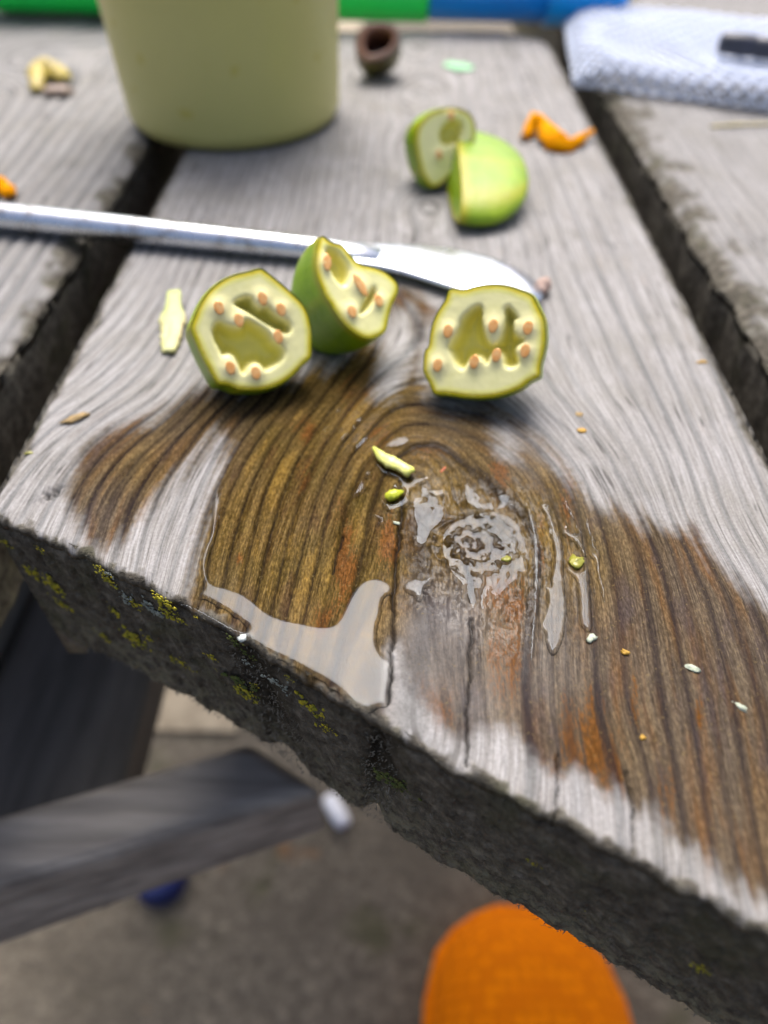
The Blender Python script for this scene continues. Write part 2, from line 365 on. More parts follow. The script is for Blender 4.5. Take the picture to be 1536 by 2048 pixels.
cracks = [Z7([(1290,1850),(1310,1600),(1320,1300),(1330,1080),(1350,850),(1370,740),(1382,640)]),
          Z8([(640,860),(655,930),(668,1010),(672,1045)]), Z8([(665,1150),(660,1400),(648,1600),(640,1950)]),
          ZR([(230,1250),(236,1380),(225,1520)]), ZR([(515,1320),(545,1480),(548,1660)]),
          Z7([(1015,860),(990,950),(960,1080)])]
cr_w = [4.0, 3.4, 2.8, 2.6, 2.6, 2.8]
T_crack = np.zeros(MU.shape)
def masks(x, y):
    u, v = proj(x, y); m = {}
    g = lambda T: bil(T, UX0, UX1, VY0, VY1, u, v)
    inside = (v > VY0+4).astype(float)
    m['u'], m['v'], m['in'] = u, v, inside
    m['wetd'] = np.where(v > VY0+4, g(T_wet), -300); m['ora'] = g(T_ora)*inside; m['sog'] = g(T_sog)*inside
    m['film'] = g(T_film)*inside; m['pale'] = g(T_pale)*inside; m['knot'] = g(T_knot)*inside
    return m

ex = np.array([P(*q)[:2] for q in ((-60,1012),(0,1040),(180,1115),(370,1210),(560,1325),(740,1435),(920,1545),(1110,1640),(1320,1755),(1536,1872),(1700,1960))])
def end_y(x):
    k = np.polyfit(ex[:, 0], ex[:, 1], 2)
    base = np.interp(x, ex[:, 0], ex[:, 1]); base = np.where(x < ex[0, 0], np.polyval(k, x), base); base = np.where(x > ex[-1, 0], ex[-1, 1]+(x-ex[-1, 0])*-.58, base)
    return base+.0006*noise2(x*260, x*0+3.3, 5)+.0003*noise2(x*900, x*0+1.3, 6)
Y_FAR = .389
TABLE = empty('picnic_table', (0, .2, 0))
tag(TABLE, 'weathered grey slatted wooden table with a wet knot and obliquely sawn plank end', 'table')
TOFF = np.array([0, .2, 0])

def plank(main):
    # cross direction: side wall, rounded arris, top, arris, side wall
    if main:
        s_top = np.linspace(0, 1, 520); t_near = np.arange(0, .098, .00026); far = [t_near[-1]]
        st = .00026
        while far[-1] < .37: st = min(st*1.02, .0016); far.append(far[-1]+st)
        t_top = np.r_[t_near, far[1:]]
    side = np.linspace(.044, .0004, 26)
    d_s = np.r_[side, np.zeros(len(s_top)), side[::-1]]
    s = np.r_[np.zeros(26), s_top, np.ones(26)]
    d_end = np.linspace(.044, .0003, 150)
    t = np.r_[np.zeros(150), t_top]; d_t = np.r_[d_end, np.zeros(len(t_top))]
    S, T = np.meshgrid(s, t); DS, DT = np.meshgrid(d_s, d_t)
    x = xl+(xr-xl)*S; ye = end_y(x); yfar = Y_FAR
    y = ye+T/(t[-1])*(yfar-ye)
    dist_far = yfar-y                                     # rounded far corners
    R = .03; kx = np.where(dist_far < R, R-np.sqrt(np.clip(R*R-(R-dist_far)**2, 0, None)), 0)
    x = np.where(S > .5, x-kx*(S-.5)*2, x+kx*.2*(.5-S)*2)
    z = -np.maximum(DS, DT)
    # rounding of the arrises
    def arris(d, r): return np.where(d < r, r-np.sqrt(np.clip(r*r-(r-d)**2, 0, None)), 0)
    psi = psi_at(x, y); m = masks(x, y); top = (DS == 0) & (DT == 0)
    rt = np.where(top, y-ye, 0); re = np.minimum(x-xl, xr-x)
    rr = .0016+.0012*noise2(x*300, y*0+2, 9)
    zt = -arris(np.where(top, rt, 9), np.clip(rr, .0006, .004))-arris(np.where(top, re, 9), .0022)
    # ring profile
    wob = .05*noise2(x*90, y*25, 3)+.012*noise2(psi*6, y*200, 4)
    f = np.mod(psi+wob, 1.0); df = np.minimum(f, 1-f)
    right = sstep(880, 1010, m['u']); far_ = sstep(650, 500, m['v'])
    wd = .125+.055*right+.03*noise2(psi*1.7, y*40, 8)
    asym = np.where(f < .5, 1.0, .62)
    ring = np.exp(-(df/(wd*asym))**3)*np.clip(.88+.35*noise2(psi*.9+3, y*22, 11), 0, 1)
    soft = np.clip((f-.62)/.38, 0, 1)**1.6*.55*(1-right*.6)
    ring = np.clip(np.maximum(ring, soft*(1-.4*far_)), 0, 1)*(1-.25*far_)
    kr = np.hypot((m['u']-KN[0])/88., (m['v']-KN[1])/66.); ka = np.arctan2(m['v']-KN[1], m['u']-KN[0])
    kring = .5+.5*np.sin(kr*15+2.6*noise2(m['u']/20, m['v']/16, 21)+1.4*noise2(m['u']/7, m['v']/6, 22)+.6*np.sin(ka*3))
    kn = m['knot']; low = (m['v'] > KN[1]) & (kr < 2.2)
    # quiet zone right under the knot
    vq = np.exp(-((m['u']-935)/60)**2-((m['v']-1190)/60)**2)
    hsh = np.mod(np.sin(np.round(psi+wob)*12.9898)*43758.5453, 1.0); ring = ring*np.where(m['u'] > 860, .45+.55*hsh, .72+.28*hsh)
    ring = ring*(1-kn)*(1-.15*vq)+kn*kring*.75
    crack = np.zeros_like(x)
    for ln, wv in zip(cracks, cr_w):
        q = np.array(ln); sel = (m['u'] > q[:, 0].min()-15) & (m['u'] < q[:, 0].max()+15) & (m['v'] > q[:, 1].min()-15) & (m['v'] < q[:, 1].max()+15) & top
        dd = ldist(m['u'][sel]+5*noise2(m['v'][sel]/38, m['u'][sel]*0+9, 32)+2*noise2(m['v'][sel]/11, m['u'][sel]*0+2, 34), m['v'][sel], ln); ww = wv*(1+.45*noise2(m['v'][sel]/25, m['u'][sel]*0+4, 31))
        crack[sel] = np.maximum(crack[sel], np.exp(-(dd/ww)**2))
    # knot hole and scar on the far left
    du, dv = (m['u']-105), (m['v']-985); hole = np.exp(-(du/30)**2-((dv+du*.5)/11)**2)*(.6+.8*noise2(m['u']/9, m['v']/9, 33))
    crack = np.clip(np.maximum(crack, hole*1.1), 0, 1)
    amp = -.00050+.00075*right
    zt += amp*ring*(1-kn)-.0009*crack
    zt += .00012*fbm(psi*5, y*90, 41, 2)*(1-kn)+.00025*noise2(x*70, y*45, 42)
    lump = fbm(m['u']/15, m['v']/12, 51, 3)
    filmn = np.clip(m['film'], 0, 1)
    zt += (.00026*lump+.00050*(kring-.5)+.00006)*kn+.00030*filmn*(1-kn)*fbm(m['u']/14+psi*2, m['v']/22, 61, 4)
    z = z+np.where(top, zt, 0)
    # end grain: rough fibrous face, pushed in and out along y; deeper where the wood has split
    eface = (DT > 0) & (DS == 0)
    rough = .00022*fbm(x*420, DT*420, 71, 3)+.00030*noise2(x*1500, DT*900, 75)+.00025*np.sin(psi*6.28+3*noise2(x*200, DT*90, 77))*.5
    groove = np.exp(-((x-P(770, 1440)[0]+.05*DT)/.0016)**2)*.0022+np.exp(-((x-P(480, 1290)[0]-.10*DT)/.003)**2)*.0022*sstep(0, .01, DT)
    under = .005*sstep(.034, .044, DT)
    y = y+np.where(eface, rough*sstep(0, .003, DT)+groove+under+.0012*sstep(.004, 0, DT), 0)
    sface = (DS > 0) & (DT == 0)
    srough = .0003*fbm(y*150, DS*300, 81, 3)+.004*sstep(.01, .044, DS)
    x = np.where(sface, np.where(S < .5, x+np.abs(srough), x-np.abs(srough)), x)
    # masks
    sn = (26+26*right*sstep(1250, 1450, m['v']))*noise2(psi*1.25, y*30, 91)+16*noise2(psi*4.2, y*70, 92)+9*noise2(x*900, y*900, 93)
    wet = sstep(-26, 26, m['wetd']+sn*sstep(150, -30, np.abs(m['wetd']))-3)
    wet0 = wet; wet = wet*(1-.32*np.clip(m['pale']*(1+.9*noise2(psi*3.2, y*70, 94)), 0, 1))
    edge_n = noise2(x*700, y*700, 95)*.0011+noise2(psi*1.0, y*50, 96)*.0012
    endm = np.where(DT > 0, 1.0, sstep(.0016, .0002, rt+edge_n))
    pud = sstep(300, 420, m['u'])*sstep(800, 740, m['u'])           # water keeps the arris brown there
    endm = np.maximum(endm, np.where(DS > 0, 1.0, sstep(.0028, .0004, re+.0012*noise2(x*200, y*120, 97)+.0007*noise2(x*900, y*500, 98))))
    endm = np.where(DS > 0, np.clip(.75+.3*noise2(y*90, DS*200, 99), 0, 1), endm)
    drip = np.exp(-((x-P(480, 1300)[0]-.12*DT)/.0045)**2)*sstep(.044, .02, DT)+np.exp(-((x-P(772, 1450)[0]+.05*DT)/.0028)**2)*sstep(.03, .012, DT)+.8*sstep(.006, .001, DT)*sstep(P(380, 1215)[0], P(480, 1275)[0], x)*sstep(P(800, 1470)[0], P(740, 1440)[0], x)
    crack = np.where(eface, np.clip(drip*(.8+.5*noise2(x*600, DT*500, 121)), 0, 1), crack)
    ora = np.clip(m['ora']*(1+.8*noise2(psi*3, y*140, 101)), 0, 1)
    film = np.clip(filmn*(1.0+.9*fbm(m['u']/20, m['v']/20, 111, 2)), 0, 1)*wet0
    V = np.stack([x, y, z], -1).reshape(-1, 3)-TOFF
    at = dict(psi=psi, wet=wet, film=film, ora=ora, ring=ring, endm=endm, sog=np.clip(m['sog']+.25*noise2(x*120, y*60, 115), 0, 1), crack=crack)
    nr, nc = S.shape
    return fast_mesh('plank', V, gridfaces(nr, nc)[:, ::1], {k: a.ravel() for k, a in at.items()})
me = plank(True); MAIN = link('plank', me, WOOD, TABLE)
tag(MAIN, 'soaked middle plank with a knot and obliquely sawn lichened end')

def side_plank(x0, x1, y0, y1, right, seed):
    s_top = np.linspace(0, 1, 190); side = np.linspace(.044, .0008, 16)
    d_s = np.r_[side, np.zeros(190), side[::-1]]; s = np.r_[np.zeros(16), s_top, np.ones(16)]
    t = np.r_[np.zeros(6), np.linspace(0, 1, 420), np.ones(6)]; d_t = np.r_[np.linspace(.044, .001, 6), np.zeros(420), np.linspace(.001, .044, 6)]
    S, T = np.meshgrid(s, t); DS, DT = np.meshgrid(d_s, d_t); y = y0+(y1-y0)*T
    wear = .0018*fbm(y*70, y*0+seed, seed, 3)
    xa = x0+(wear*.7 if right else wear*.3); xb = x1+(wear*.5 if not right else 0)
    x = xa+(xb-xa)*S; z = -np.maximum(DS, DT); top = (DS == 0) & (DT == 0)
    if right: psi = (x-x0)/.0034+.8*fbm(x*12, y*5, seed+1, 2)+12
    else:
        k1 = np.exp(-((x+.165)/.03)**2-((y-.345)/.035)**2)
        psi = (x-x0)/.0050+6.5*k1+.9*fbm(x*14, y*6, seed+1, 2)+(y-.2)*18*sstep(-.10, -.17, x)
    f = np.mod(psi, 1); df = np.minimum(f, 1-f); ring = np.exp(-(df/.26)**2)*np.clip(.9+.5*noise2(psi*.8, y*18, seed+2), 0, 1)*(.6 if right else 1.0)
    re = np.minimum(x-xa, xb-x)
    edge = re if True else re
    nz = .004*fbm(x*60, y*55, seed+3, 4)+.002*noise2(x*320, y*250, seed+4)
    wd = .010 if right else .005
    near = np.where((S < .5) if right else (S > .5), re, .02)
    worn = sstep(wd, wd*.25, near+nz*(1.9 if right else 1.0))
    zt = -.0005*worn-np.where(near < .004, (.004-near)*.6, 0)+(.0007 if not right else -.0002)*-ring+.0003*noise2(x*60, y*30, seed+5)
    z = z+np.where(top, zt, 0)
    sr = .0003*fbm(y*90, DS*160, seed+6, 3)
    x = x+np.where(DS > 0, sr*(1 if S.mean() else 1)+np.where(S < .5, 1, -1)*.004*sstep(0, .044, DS), 0)
    endm = np.where((DS > 0) | (DT > 0), 1.0, worn)
    V = np.stack([x, y, z], -1).reshape(-1, 3)-TOFF; zero = np.zeros(x.size)
    at = dict(psi=psi.ravel(), wet=zero, film=zero, ora=zero, ring=ring.ravel(), endm=endm.ravel(), sog=zero, crack=zero)
    return fast_mesh('plank', V, gridfaces(*S.shape), at)
tag(link('plank', side_plank(-.225, -.0815, .07, .62, False, 200), WOOD, TABLE), 'dry left plank with wide wavy grain')
tag(link('plank', side_plank(.079, .235, -.03, .62, True, 300), WOOD, TABLE), 'dry right plank with a flaking dark edge')
# timber below the top
def timber_material(name, a, b, sc):
    t = NT(name); p = t.obj(); X, Y, Z = t.sep(p)
    n = t.noise(t.vec(t.math('MULTIPLY', X, sc[0]), t.math('MULTIPLY', Y, sc[1]), t.math('MULTIPLY', Z, sc[2])), 1.0, 5, .6)
    t.set(Base_Color=t.ramp(n, [(.32, a), (.66, b)]), Roughness=.85, Normal=t.bump(n, .0012)); return t.m
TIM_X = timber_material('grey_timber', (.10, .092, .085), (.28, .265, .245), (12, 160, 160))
TIM_Y = timber_material('shaded_timber', (.05, .048, .046), (.12, .116, .112), (110, 14, 110))  # darker tone paints in the shade below the table top
TIM_P = timber_material('lit_timber', (.16, .165, .165), (.27, .275, .275), (110, 14, 110))  # paler tone paints in the light falling on the outer board
def tim(name, size, mat, loc, rot=(0, 0, 0)):
    return bevel_box(name, size, mat, TABLE, Vector(loc)-Vector(TOFF), rot, .003, 3, .0006)
tim('gap_shade_beam', (.50, .045, .06), TIM_Y, (0, .255, -.0745))  # both beams added under the planks to keep the gaps dark
tim('gap_shade_beam', (.50, .045, .06), TIM_Y, (0, .48, -.0745))
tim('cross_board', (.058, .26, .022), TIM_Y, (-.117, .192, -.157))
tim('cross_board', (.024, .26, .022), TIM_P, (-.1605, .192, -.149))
# the brace runs to the left and ends in a sawn face
zb = -.105
a0, a1, b0, b1 = (P(*q, zb) for q in ((-260, 1700), (500, 1478), (648, 1578), (-260, 1845)))
top_ = [a0, a1, b1*0+b0, b1]
V = []
for k, dz in enumerate((0, -.040)):
    V += [np.array([p[0], p[1], zb+dz*(1.15 if p[0] < -.1 else .8)]) for p in top_]
bm = bmesh.new(); vv = [bm.verts.new(Vector(p-TOFF)) for p in V]
for f in ((3, 2, 1, 0), (4, 5, 6, 7), (0, 1, 5, 4), (1, 2, 6, 5), (2, 3, 7, 6), (3, 0, 4, 7)): bm.faces.new([vv[i] for i in f])
bmesh.ops.recalc_face_normals(bm, faces=bm.faces)
bmesh.ops.bevel(bm, geom=list(bm.edges), offset=.004, segments=3, affect='EDGES', profile=.5)
bme = bpy.data.meshes.new('brace'); bm.to_mesh(bme); bm.free(); link('brace', bme, TIM_X, TABLE)

# ================================================================== 2. ground
GZ = -.42
def ground():
    t = NT('concrete'); p = t.geo()
    n = t.noise(p, 14, 5, .6); n2 = t.noise(p, 160, 4, .7); n3 = t.noise(p, 22, 3, .5)
    c = t.ramp(n2, [(.3, (.085, .075, .060)), (.55, (.17, .153, .124)), (.72, (.30, .27, .22))])
    c = t.mix(t.rng(n, .45, .72, 0, .7), c, (.10, .088, .068)); c = t.mix(t.rng(n3, .55, .72, 0, .7), c, (.066, .07, .026))
    c = t.mix(t.rng(t.noise(p, 40, 2), .68, .75, 0, .6), c, (.22, .11, .04))
    t.set(Base_Color=t.mix(1.0, c, (.78, .74, .68), 'MULTIPLY'), Roughness=.9, Normal=t.bump(n2, .004)); me = bpy.data.meshes.new('ground')
    me.from_pydata([(-200, -200, GZ), (200, -200, GZ), (200, 200, GZ), (-200, 200, GZ)], [], [(0, 1, 2, 3)]); return tag(link('ground', me, t.m), kind='structure')
ground()
tsand = NT('lit_paving'); pp = tsand.geo(); nn = tsand.noise(pp, 90, 5, .6)
tsand.set(Base_Color=tsand.ramp(nn, [(.3, (.21, .172, .12)), (.7, (.36, .305, .22))]), Roughness=.9, Normal=tsand.bump(nn, .002))  # tan paving, with the light on the farther ground painted in
me = bpy.data.meshes.new('path')
me.from_pydata([(-3, .255, GZ+.004), (-.115, .245, GZ+.004), (-.09, 3, GZ+.004), (-3, 3, GZ+.004)], [], [(0, 1, 2, 3)])
tag(link('path', me, tsand.m), kind='structure')

# ================================================================== 3. water on the plank
WATER = NT('water')
_t = WATER.t; _t.nodes.remove(WATER.b)
_tr = WATER.n('ShaderNodeBsdfTransparent'); _gl = WATER.n('ShaderNodeBsdfGlossy'); _gl.inputs['Roughness'].default_value = .09; _gl.inputs['Color'].default_value = (.80, .89, 1.0, 1)
_tr.inputs[0].default_value = (.97, .965, .94, 1)
_fr = WATER.n('ShaderNodeFresnel'); _fr.inputs[0].default_value = 1.28
_mx = WATER.n('ShaderNodeMixShader'); WATER.l(_fr.outputs[0], _mx.inputs[0]); WATER.l(_tr.outputs[0], _mx.inputs[1]); WATER.l(_gl.outputs[0], _mx.inputs[2]); WATER.l(_mx.outputs[0], WATER.out.inputs[0])

def region_grid(poly_m, step):
    """vertices and faces that fill a polygon (metres) with a snapped outline; also distance to the outline"""
    poly_m = np.asarray(poly_m); lo = poly_m.min(0)-2*step; hi = poly_m.max(0)+2*step
    nx, ny = [int(math.ceil(d/step))+1 for d in (hi-lo)]
    X, Y = np.meshgrid(lo[0]+np.arange(nx)*step, lo[1]+np.arange(ny)*step); D = sdist(X, Y, poly_m)
    gy, gx = np.gradient(D, step); gn = np.hypot(gx, gy)+1e-9; gx, gy = gx/gn, gy/gn
    use = D > -.75*step
    mv = np.where(D < .35*step, -D, 0); X2 = X+gx*mv; Y2 = Y+gy*mv; D2 = np.where(D < .35*step, 0, D)
    Fq = gridfaces(ny, nx); ok = use.ravel()[Fq].all(1) & (D.ravel()[Fq].max(1) > .1*step); Fq = Fq[ok]
    ids = np.unique(Fq); remap = -np.ones(nx*ny, int); remap[ids] = np.arange(len(ids))
    return X2.ravel()[ids], Y2.ravel()[ids], D2.ravel()[ids], remap[Fq]
def puddle(name, px, label, depth=.0005, rim=.0012, base=.0000, holes=(), step=.0003, group=None, it=2, tilt=None):
    pm = P(*smooth_poly(px, it).T)[:, :2]
    x, y, d, Fq = region_grid(pm, step)
    for h in holes:
        hm = P(*smooth_poly(h, 2).T)[:, :2]; dh = -sdist(x, y, hm)
        keep = dh > -step*.2; ok = keep[Fq].all(1); Fq = Fq[ok]; d = np.minimum(d, np.clip(dh, 0, None))
    q = 1-np.clip(d/rim, 0, 1); dm = max(d.max(), 1e-6); prof = np.sqrt(np.clip(1-q**2.2, 0, 1))*((.95+.05*np.clip(d/dm, 0, 1)) if name == 'puddle' else (.6+.4*np.sqrt(np.clip(1-(1-np.clip(d/dm, 0, 1))**2, 0, 1))))
    z = base+depth*prof+.00002*noise2(x*300, y*300, 7)
    ids = np.unique(Fq); rm = -np.ones(len(x), int); rm[ids] = np.arange(len(ids)); Fq = rm[Fq]; x, y, z = x[ids], y[ids], z[ids]
    c = np.array([x.mean(), y.mean(), 0]); o = link(name, fast_mesh(name, np.stack([x, y, z], 1)-c, Fq), WATER.m); o.location = c
    return tag(o, label, 'puddle' if name == 'puddle' else 'water drop', group)
puddle('puddle', Z7([(50,1262),(90,1262),(160,1290),(260,1340),(370,1405),(440,1428),(470,1418),(400,1360),(310,1300),(230,1255),(150,1220),(175,1208),(200,1165),(185,1100),(178,1010),(200,930),(240,870),(245,760),(250,640),(268,582),(300,600),(305,680),(285,790),(262,890),(235,960),(215,1040),(225,1110),(260,1150),(340,1168),(430,1200),(500,1248),(570,1310),(640,1345),(740,1368),(860,1392),(930,1400),(975,1385),(1010,1330),(1050,1240),(1090,1170),(1140,1125),(1210,1108),(1280,1125),(1325,1165),(1310,1220),(1280,1215),(1255,1260),(1250,1340),(1225,1400),(1222,1480),(1240,1550),(1290,1590),(1318,1600),(1310,1700),(1295,1800),(1290,1890),(1240,1870),(1180,1905),(1110,1890),(1050,1840),(990,1780),(940,1745),(880,1710),(810,1670),(700,1612),(580,1560),(470,1490),(380,1450),(280,1390),(180,1335),(100,1290)]),
  'broad clear puddle mirroring the sky along the sawn plank end', depth=.00055, rim=.0007, base=-.0001)
ZB = lambda p: [(980+x/5.389, 960+y/5.389) for x, y in p]
puddle('puddle', ZB([(520,280),(560,245),(620,260),(665,300),(650,350),(690,450),(730,560),(770,640),(790,740),(800,860),(790,960),(800,1080),(820,1250),(835,1400),(820,1540),(805,1660),(770,1780),(700,1900),(660,1900),(610,1800),(580,1700),(610,1680),(560,1630),(525,1570),(560,1500),(600,1400),(630,1290),(610,1210),(565,1160),(590,1140),(650,1165),(665,1110),(640,1075),(670,1000),(690,860),(685,740),(650,620),(625,490),(610,400),(560,340)]),
  'long narrow puddle in the groove just right of the knot', depth=.00042, rim=.0003)
puddle('puddle', ZB([(760,550),(800,500),(830,500),(825,540),(870,570),(930,600),(960,570),(925,510),(930,490),(965,520),(990,600),(1005,700),(1030,800),(1045,850),(1010,830),(960,760),(930,700),(880,655),(800,625)]),
  'small forked puddle bridging two grooves right of the knot', depth=.0005, rim=.0003)
puddle('puddle', ZB([(810,930),(850,905),(880,960),(940,1000),(1000,985),(1020,930),(1060,940),(1075,1050),(1085,1200),(1095,1330),(1100,1480),(1110,1600),(1060,1650),(1000,1600),(965,1520),(960,1360),(955,1180),(935,1080),(870,1030),(815,980)]),
  'puddle strip in the second groove right of the knot with an olive lump', depth=.0004, rim=.0003)
puddle('puddle', ZB([(775,205),(815,200),(850,280),(890,370),(930,450),(890,430),(840,350),(800,290)]), 'short wet sliver above the forked puddle right of the knot', depth=.00045, rim=.0003)
puddle('puddle', ZB([(1020,410),(1050,400),(1065,480),(1090,590),(1140,660),(1150,680),(1110,690),(1130,740),(1190,770),(1190,860),(1180,960),(1200,1080),(1240,1170),(1245,1330),(1215,1300),(1190,1180),(1160,1080),(1140,900),(1050,790),(1100,790),(1140,800),(1090,720),(1070,620),(1040,520)]), 'thin crooked wet streak furthest right of the knot', depth=.00045, rim=.0003)
ZD = lambda p: [(680+x/4.8, 860+y/4.8) for x, y in p]
puddle('puddle', ZD([(345,330),(400,350),(420,400),(500,410),(560,440),(610,475),(650,480),(700,460),(780,470),(830,440),(895,455),(880,490),(810,520),(740,550),(675,600),(670,660),(680,720),(640,740),(590,770),(520,800),(460,795),(420,750),(390,690),(385,640),(420,680),(440,715),(500,712),(560,690),(605,650),(625,600),(590,570),(500,555),(495,542),(570,545),(580,540),(555,490),(500,455),(430,430),(380,400)]),
  'y-shaped puddle clinging to the pale fruit shreds', depth=.00055, rim=.0006, step=.00025)
puddle('puddle', ZD([(180,475),(215,480),(262,530),(235,600),(220,610),(130,650),(112,645),(150,580)]), 'small white triangular puddle left of the fruit shreds', depth=.0005, rim=.0008, step=.00025)
puddle('water_drop', ZD([(225,415),(260,395),(318,400),(315,445),(270,475),(230,460)]), 'single round drop above the small triangular puddle', depth=.0007, rim=.0012, step=.0002)
puddle('water_drop', ZD([(305,810),(350,825),(410,835),(440,870),(420,915),(370,918),(350,890),(385,880),(380,860),(330,845)]), 'hook-shaped drop below the fruit shreds', depth=.0005, rim=.0006, step=.0002)
puddle('puddle', ZD([(790,610),(830,590),(880,570),(990,565),(1030,600),(990,640),(930,655),(880,620),(820,625)]), 'faint oval puddle right of the fruit shreds', depth=.0003, rim=.0003)
puddle('puddle', [(806,1168),(830,1155),(848,1162),(862,1150),(868,1160),(846,1178),(850,1192),(835,1200),(825,1186),(808,1184)], 'ragged wet patch left of the tail under the knot', depth=.0003, rim=.0003)
puddle('puddle', Z7([(1085,345),(1120,290),(1170,265),(1180,290),(1130,340),(1095,365)]), 'white wet glint above the triangular puddle', depth=.0003, rim=.0003)
puddle('puddle', Z7([(1250,340),(1310,290),(1380,270),(1430,290),(1400,330),(1330,345)]), 'white wet glint just above the pale fruit shreds', depth=.0003, rim=.0003)
puddle('puddle', [(884,1075),(900,1050),(930,1034),(960,1024),(1000,1022),(1030,1040),(1052,1070),(1060,1110),(1050,1150),(1020,1165),(1000,1190),(975,1215),(952,1235),(940,1200),(925,1165),(900,1140),(886,1110)],
  'glistening water film lying over the dark ringed knot', depth=.00004, rim=.0012)
puddle('puddle', [(830,990),(850,970),(880,985),(890,1010),(885,1040),(860,1060),(850,1090),(832,1085),(838,1050),(825,1025)], 'broken wet film on the wood left above the knot', depth=.00002, rim=.0008)
puddle('puddle', [(930,960),(945,985),(990,1000),(1010,985),(1040,1005),(1000,1018),(955,1018),(930,1000)], 'broken wet film on the wood right above the knot', depth=.00002, rim=.0008)
puddle('puddle', [(1050,998),(1072,1040),(1083,1100),(1081,1180),(1073,1260),(1066,1330),(1057,1330),(1062,1240),(1066,1150),(1065,1080),(1054,1030)], 'bluish wet sheen on the dark band right beside the knot', depth=.00030, rim=.0003)
drops = [('tiny round drop in the dark groove below the left fruit half', Z7([(1085,165),(1120,155),(1145,180),(1125,205),(1090,195)])),
         ('tiny drop under the topmost tiny drop of the dark groove', Z7([(1068,215),(1095,210),(1105,230),(1085,245),(1066,235)])),
         ('slanting wet glint in the groove under the middle fruit piece', Z7([(975,120),(1005,95),(1010,115),(985,150)])),
         ('wet glint lower down the same groove as the tiny drops', Z7([(1000,290),(1050,245),(1055,265),(1010,315)])),
         ('leftmost wet glint in the grooves below the fruit', Z7([(890,250),(930,200),(945,215),(905,275)]))]
for lb, q in drops: puddle('water_drop', q, lb, depth=.00042, rim=.0008, step=.0002)

# ================================================================== 4. cut green fruit
def flesh_material(name, rim, mid, core, cav, tan):
    t = NT(name); r = t.attr('rim'); c = t.attr('cav'); a = t.attr('aril'); p = t.geo()
    n = t.noise(p, 420, 4, .6); n2 = t.noise(p, 120, 3, .5); rr = t.math('ADD', r, t.math('MULTIPLY', t.math('SUBTRACT', n2, .5), .06))
    col = t.ramp(rr, [(.0, rim), (.05, tan), (.09, mid), (.16, core)])
    col = t.mix(t.rng(n, .45, .75, 0, .30), col, tuple(x*.88 for x in mid))
    col = t.mix(t.math('MULTIPLY', a, .65), col, (.92, .80, .46))
    col = t.mix(c, col, cav)
    t.set(Base_Color=col, Roughness=.27, Specular_IOR_Level=.5,  Normal=t.bump(t.noise(p, 900, 3), .00007))
    return t.m
FLESH = flesh_material('fruit_flesh', (.44, .46, .008), (.86, .83, .24), (.94, .90, .44), (.86, .78, .16), (.66, .52, .02))
def skin_material(name, a, b, c):
    t = NT(name); p = t.geo(); m = t.attr('rim'); n = t.noise(p, 160, 4, .6); rib = t.attr('rib')
    col = t.mix(t.rng(n, .35, .7), a, b); col = t.mix(t.math('MULTIPLY', t.rng(m, .10, .0), .85), col, c)
    col = t.mix(t.math('MULTIPLY', rib, .55), col, c)
    t.set(Base_Color=col, Roughness=.36, Normal=t.bump(t.noise(p, 700, 3), .00015))
    return t.m
SKIN = skin_material('fruit_skin', (.17, .29, .002), (.23, .36, .003), (.36, .31, .005))
SEED = simple('seed_orange', (.80, .36, .09), (.84, .50, .20), 900, .4)
def unit(v): v = np.asarray(v, float); return v/np.linalg.norm(v)
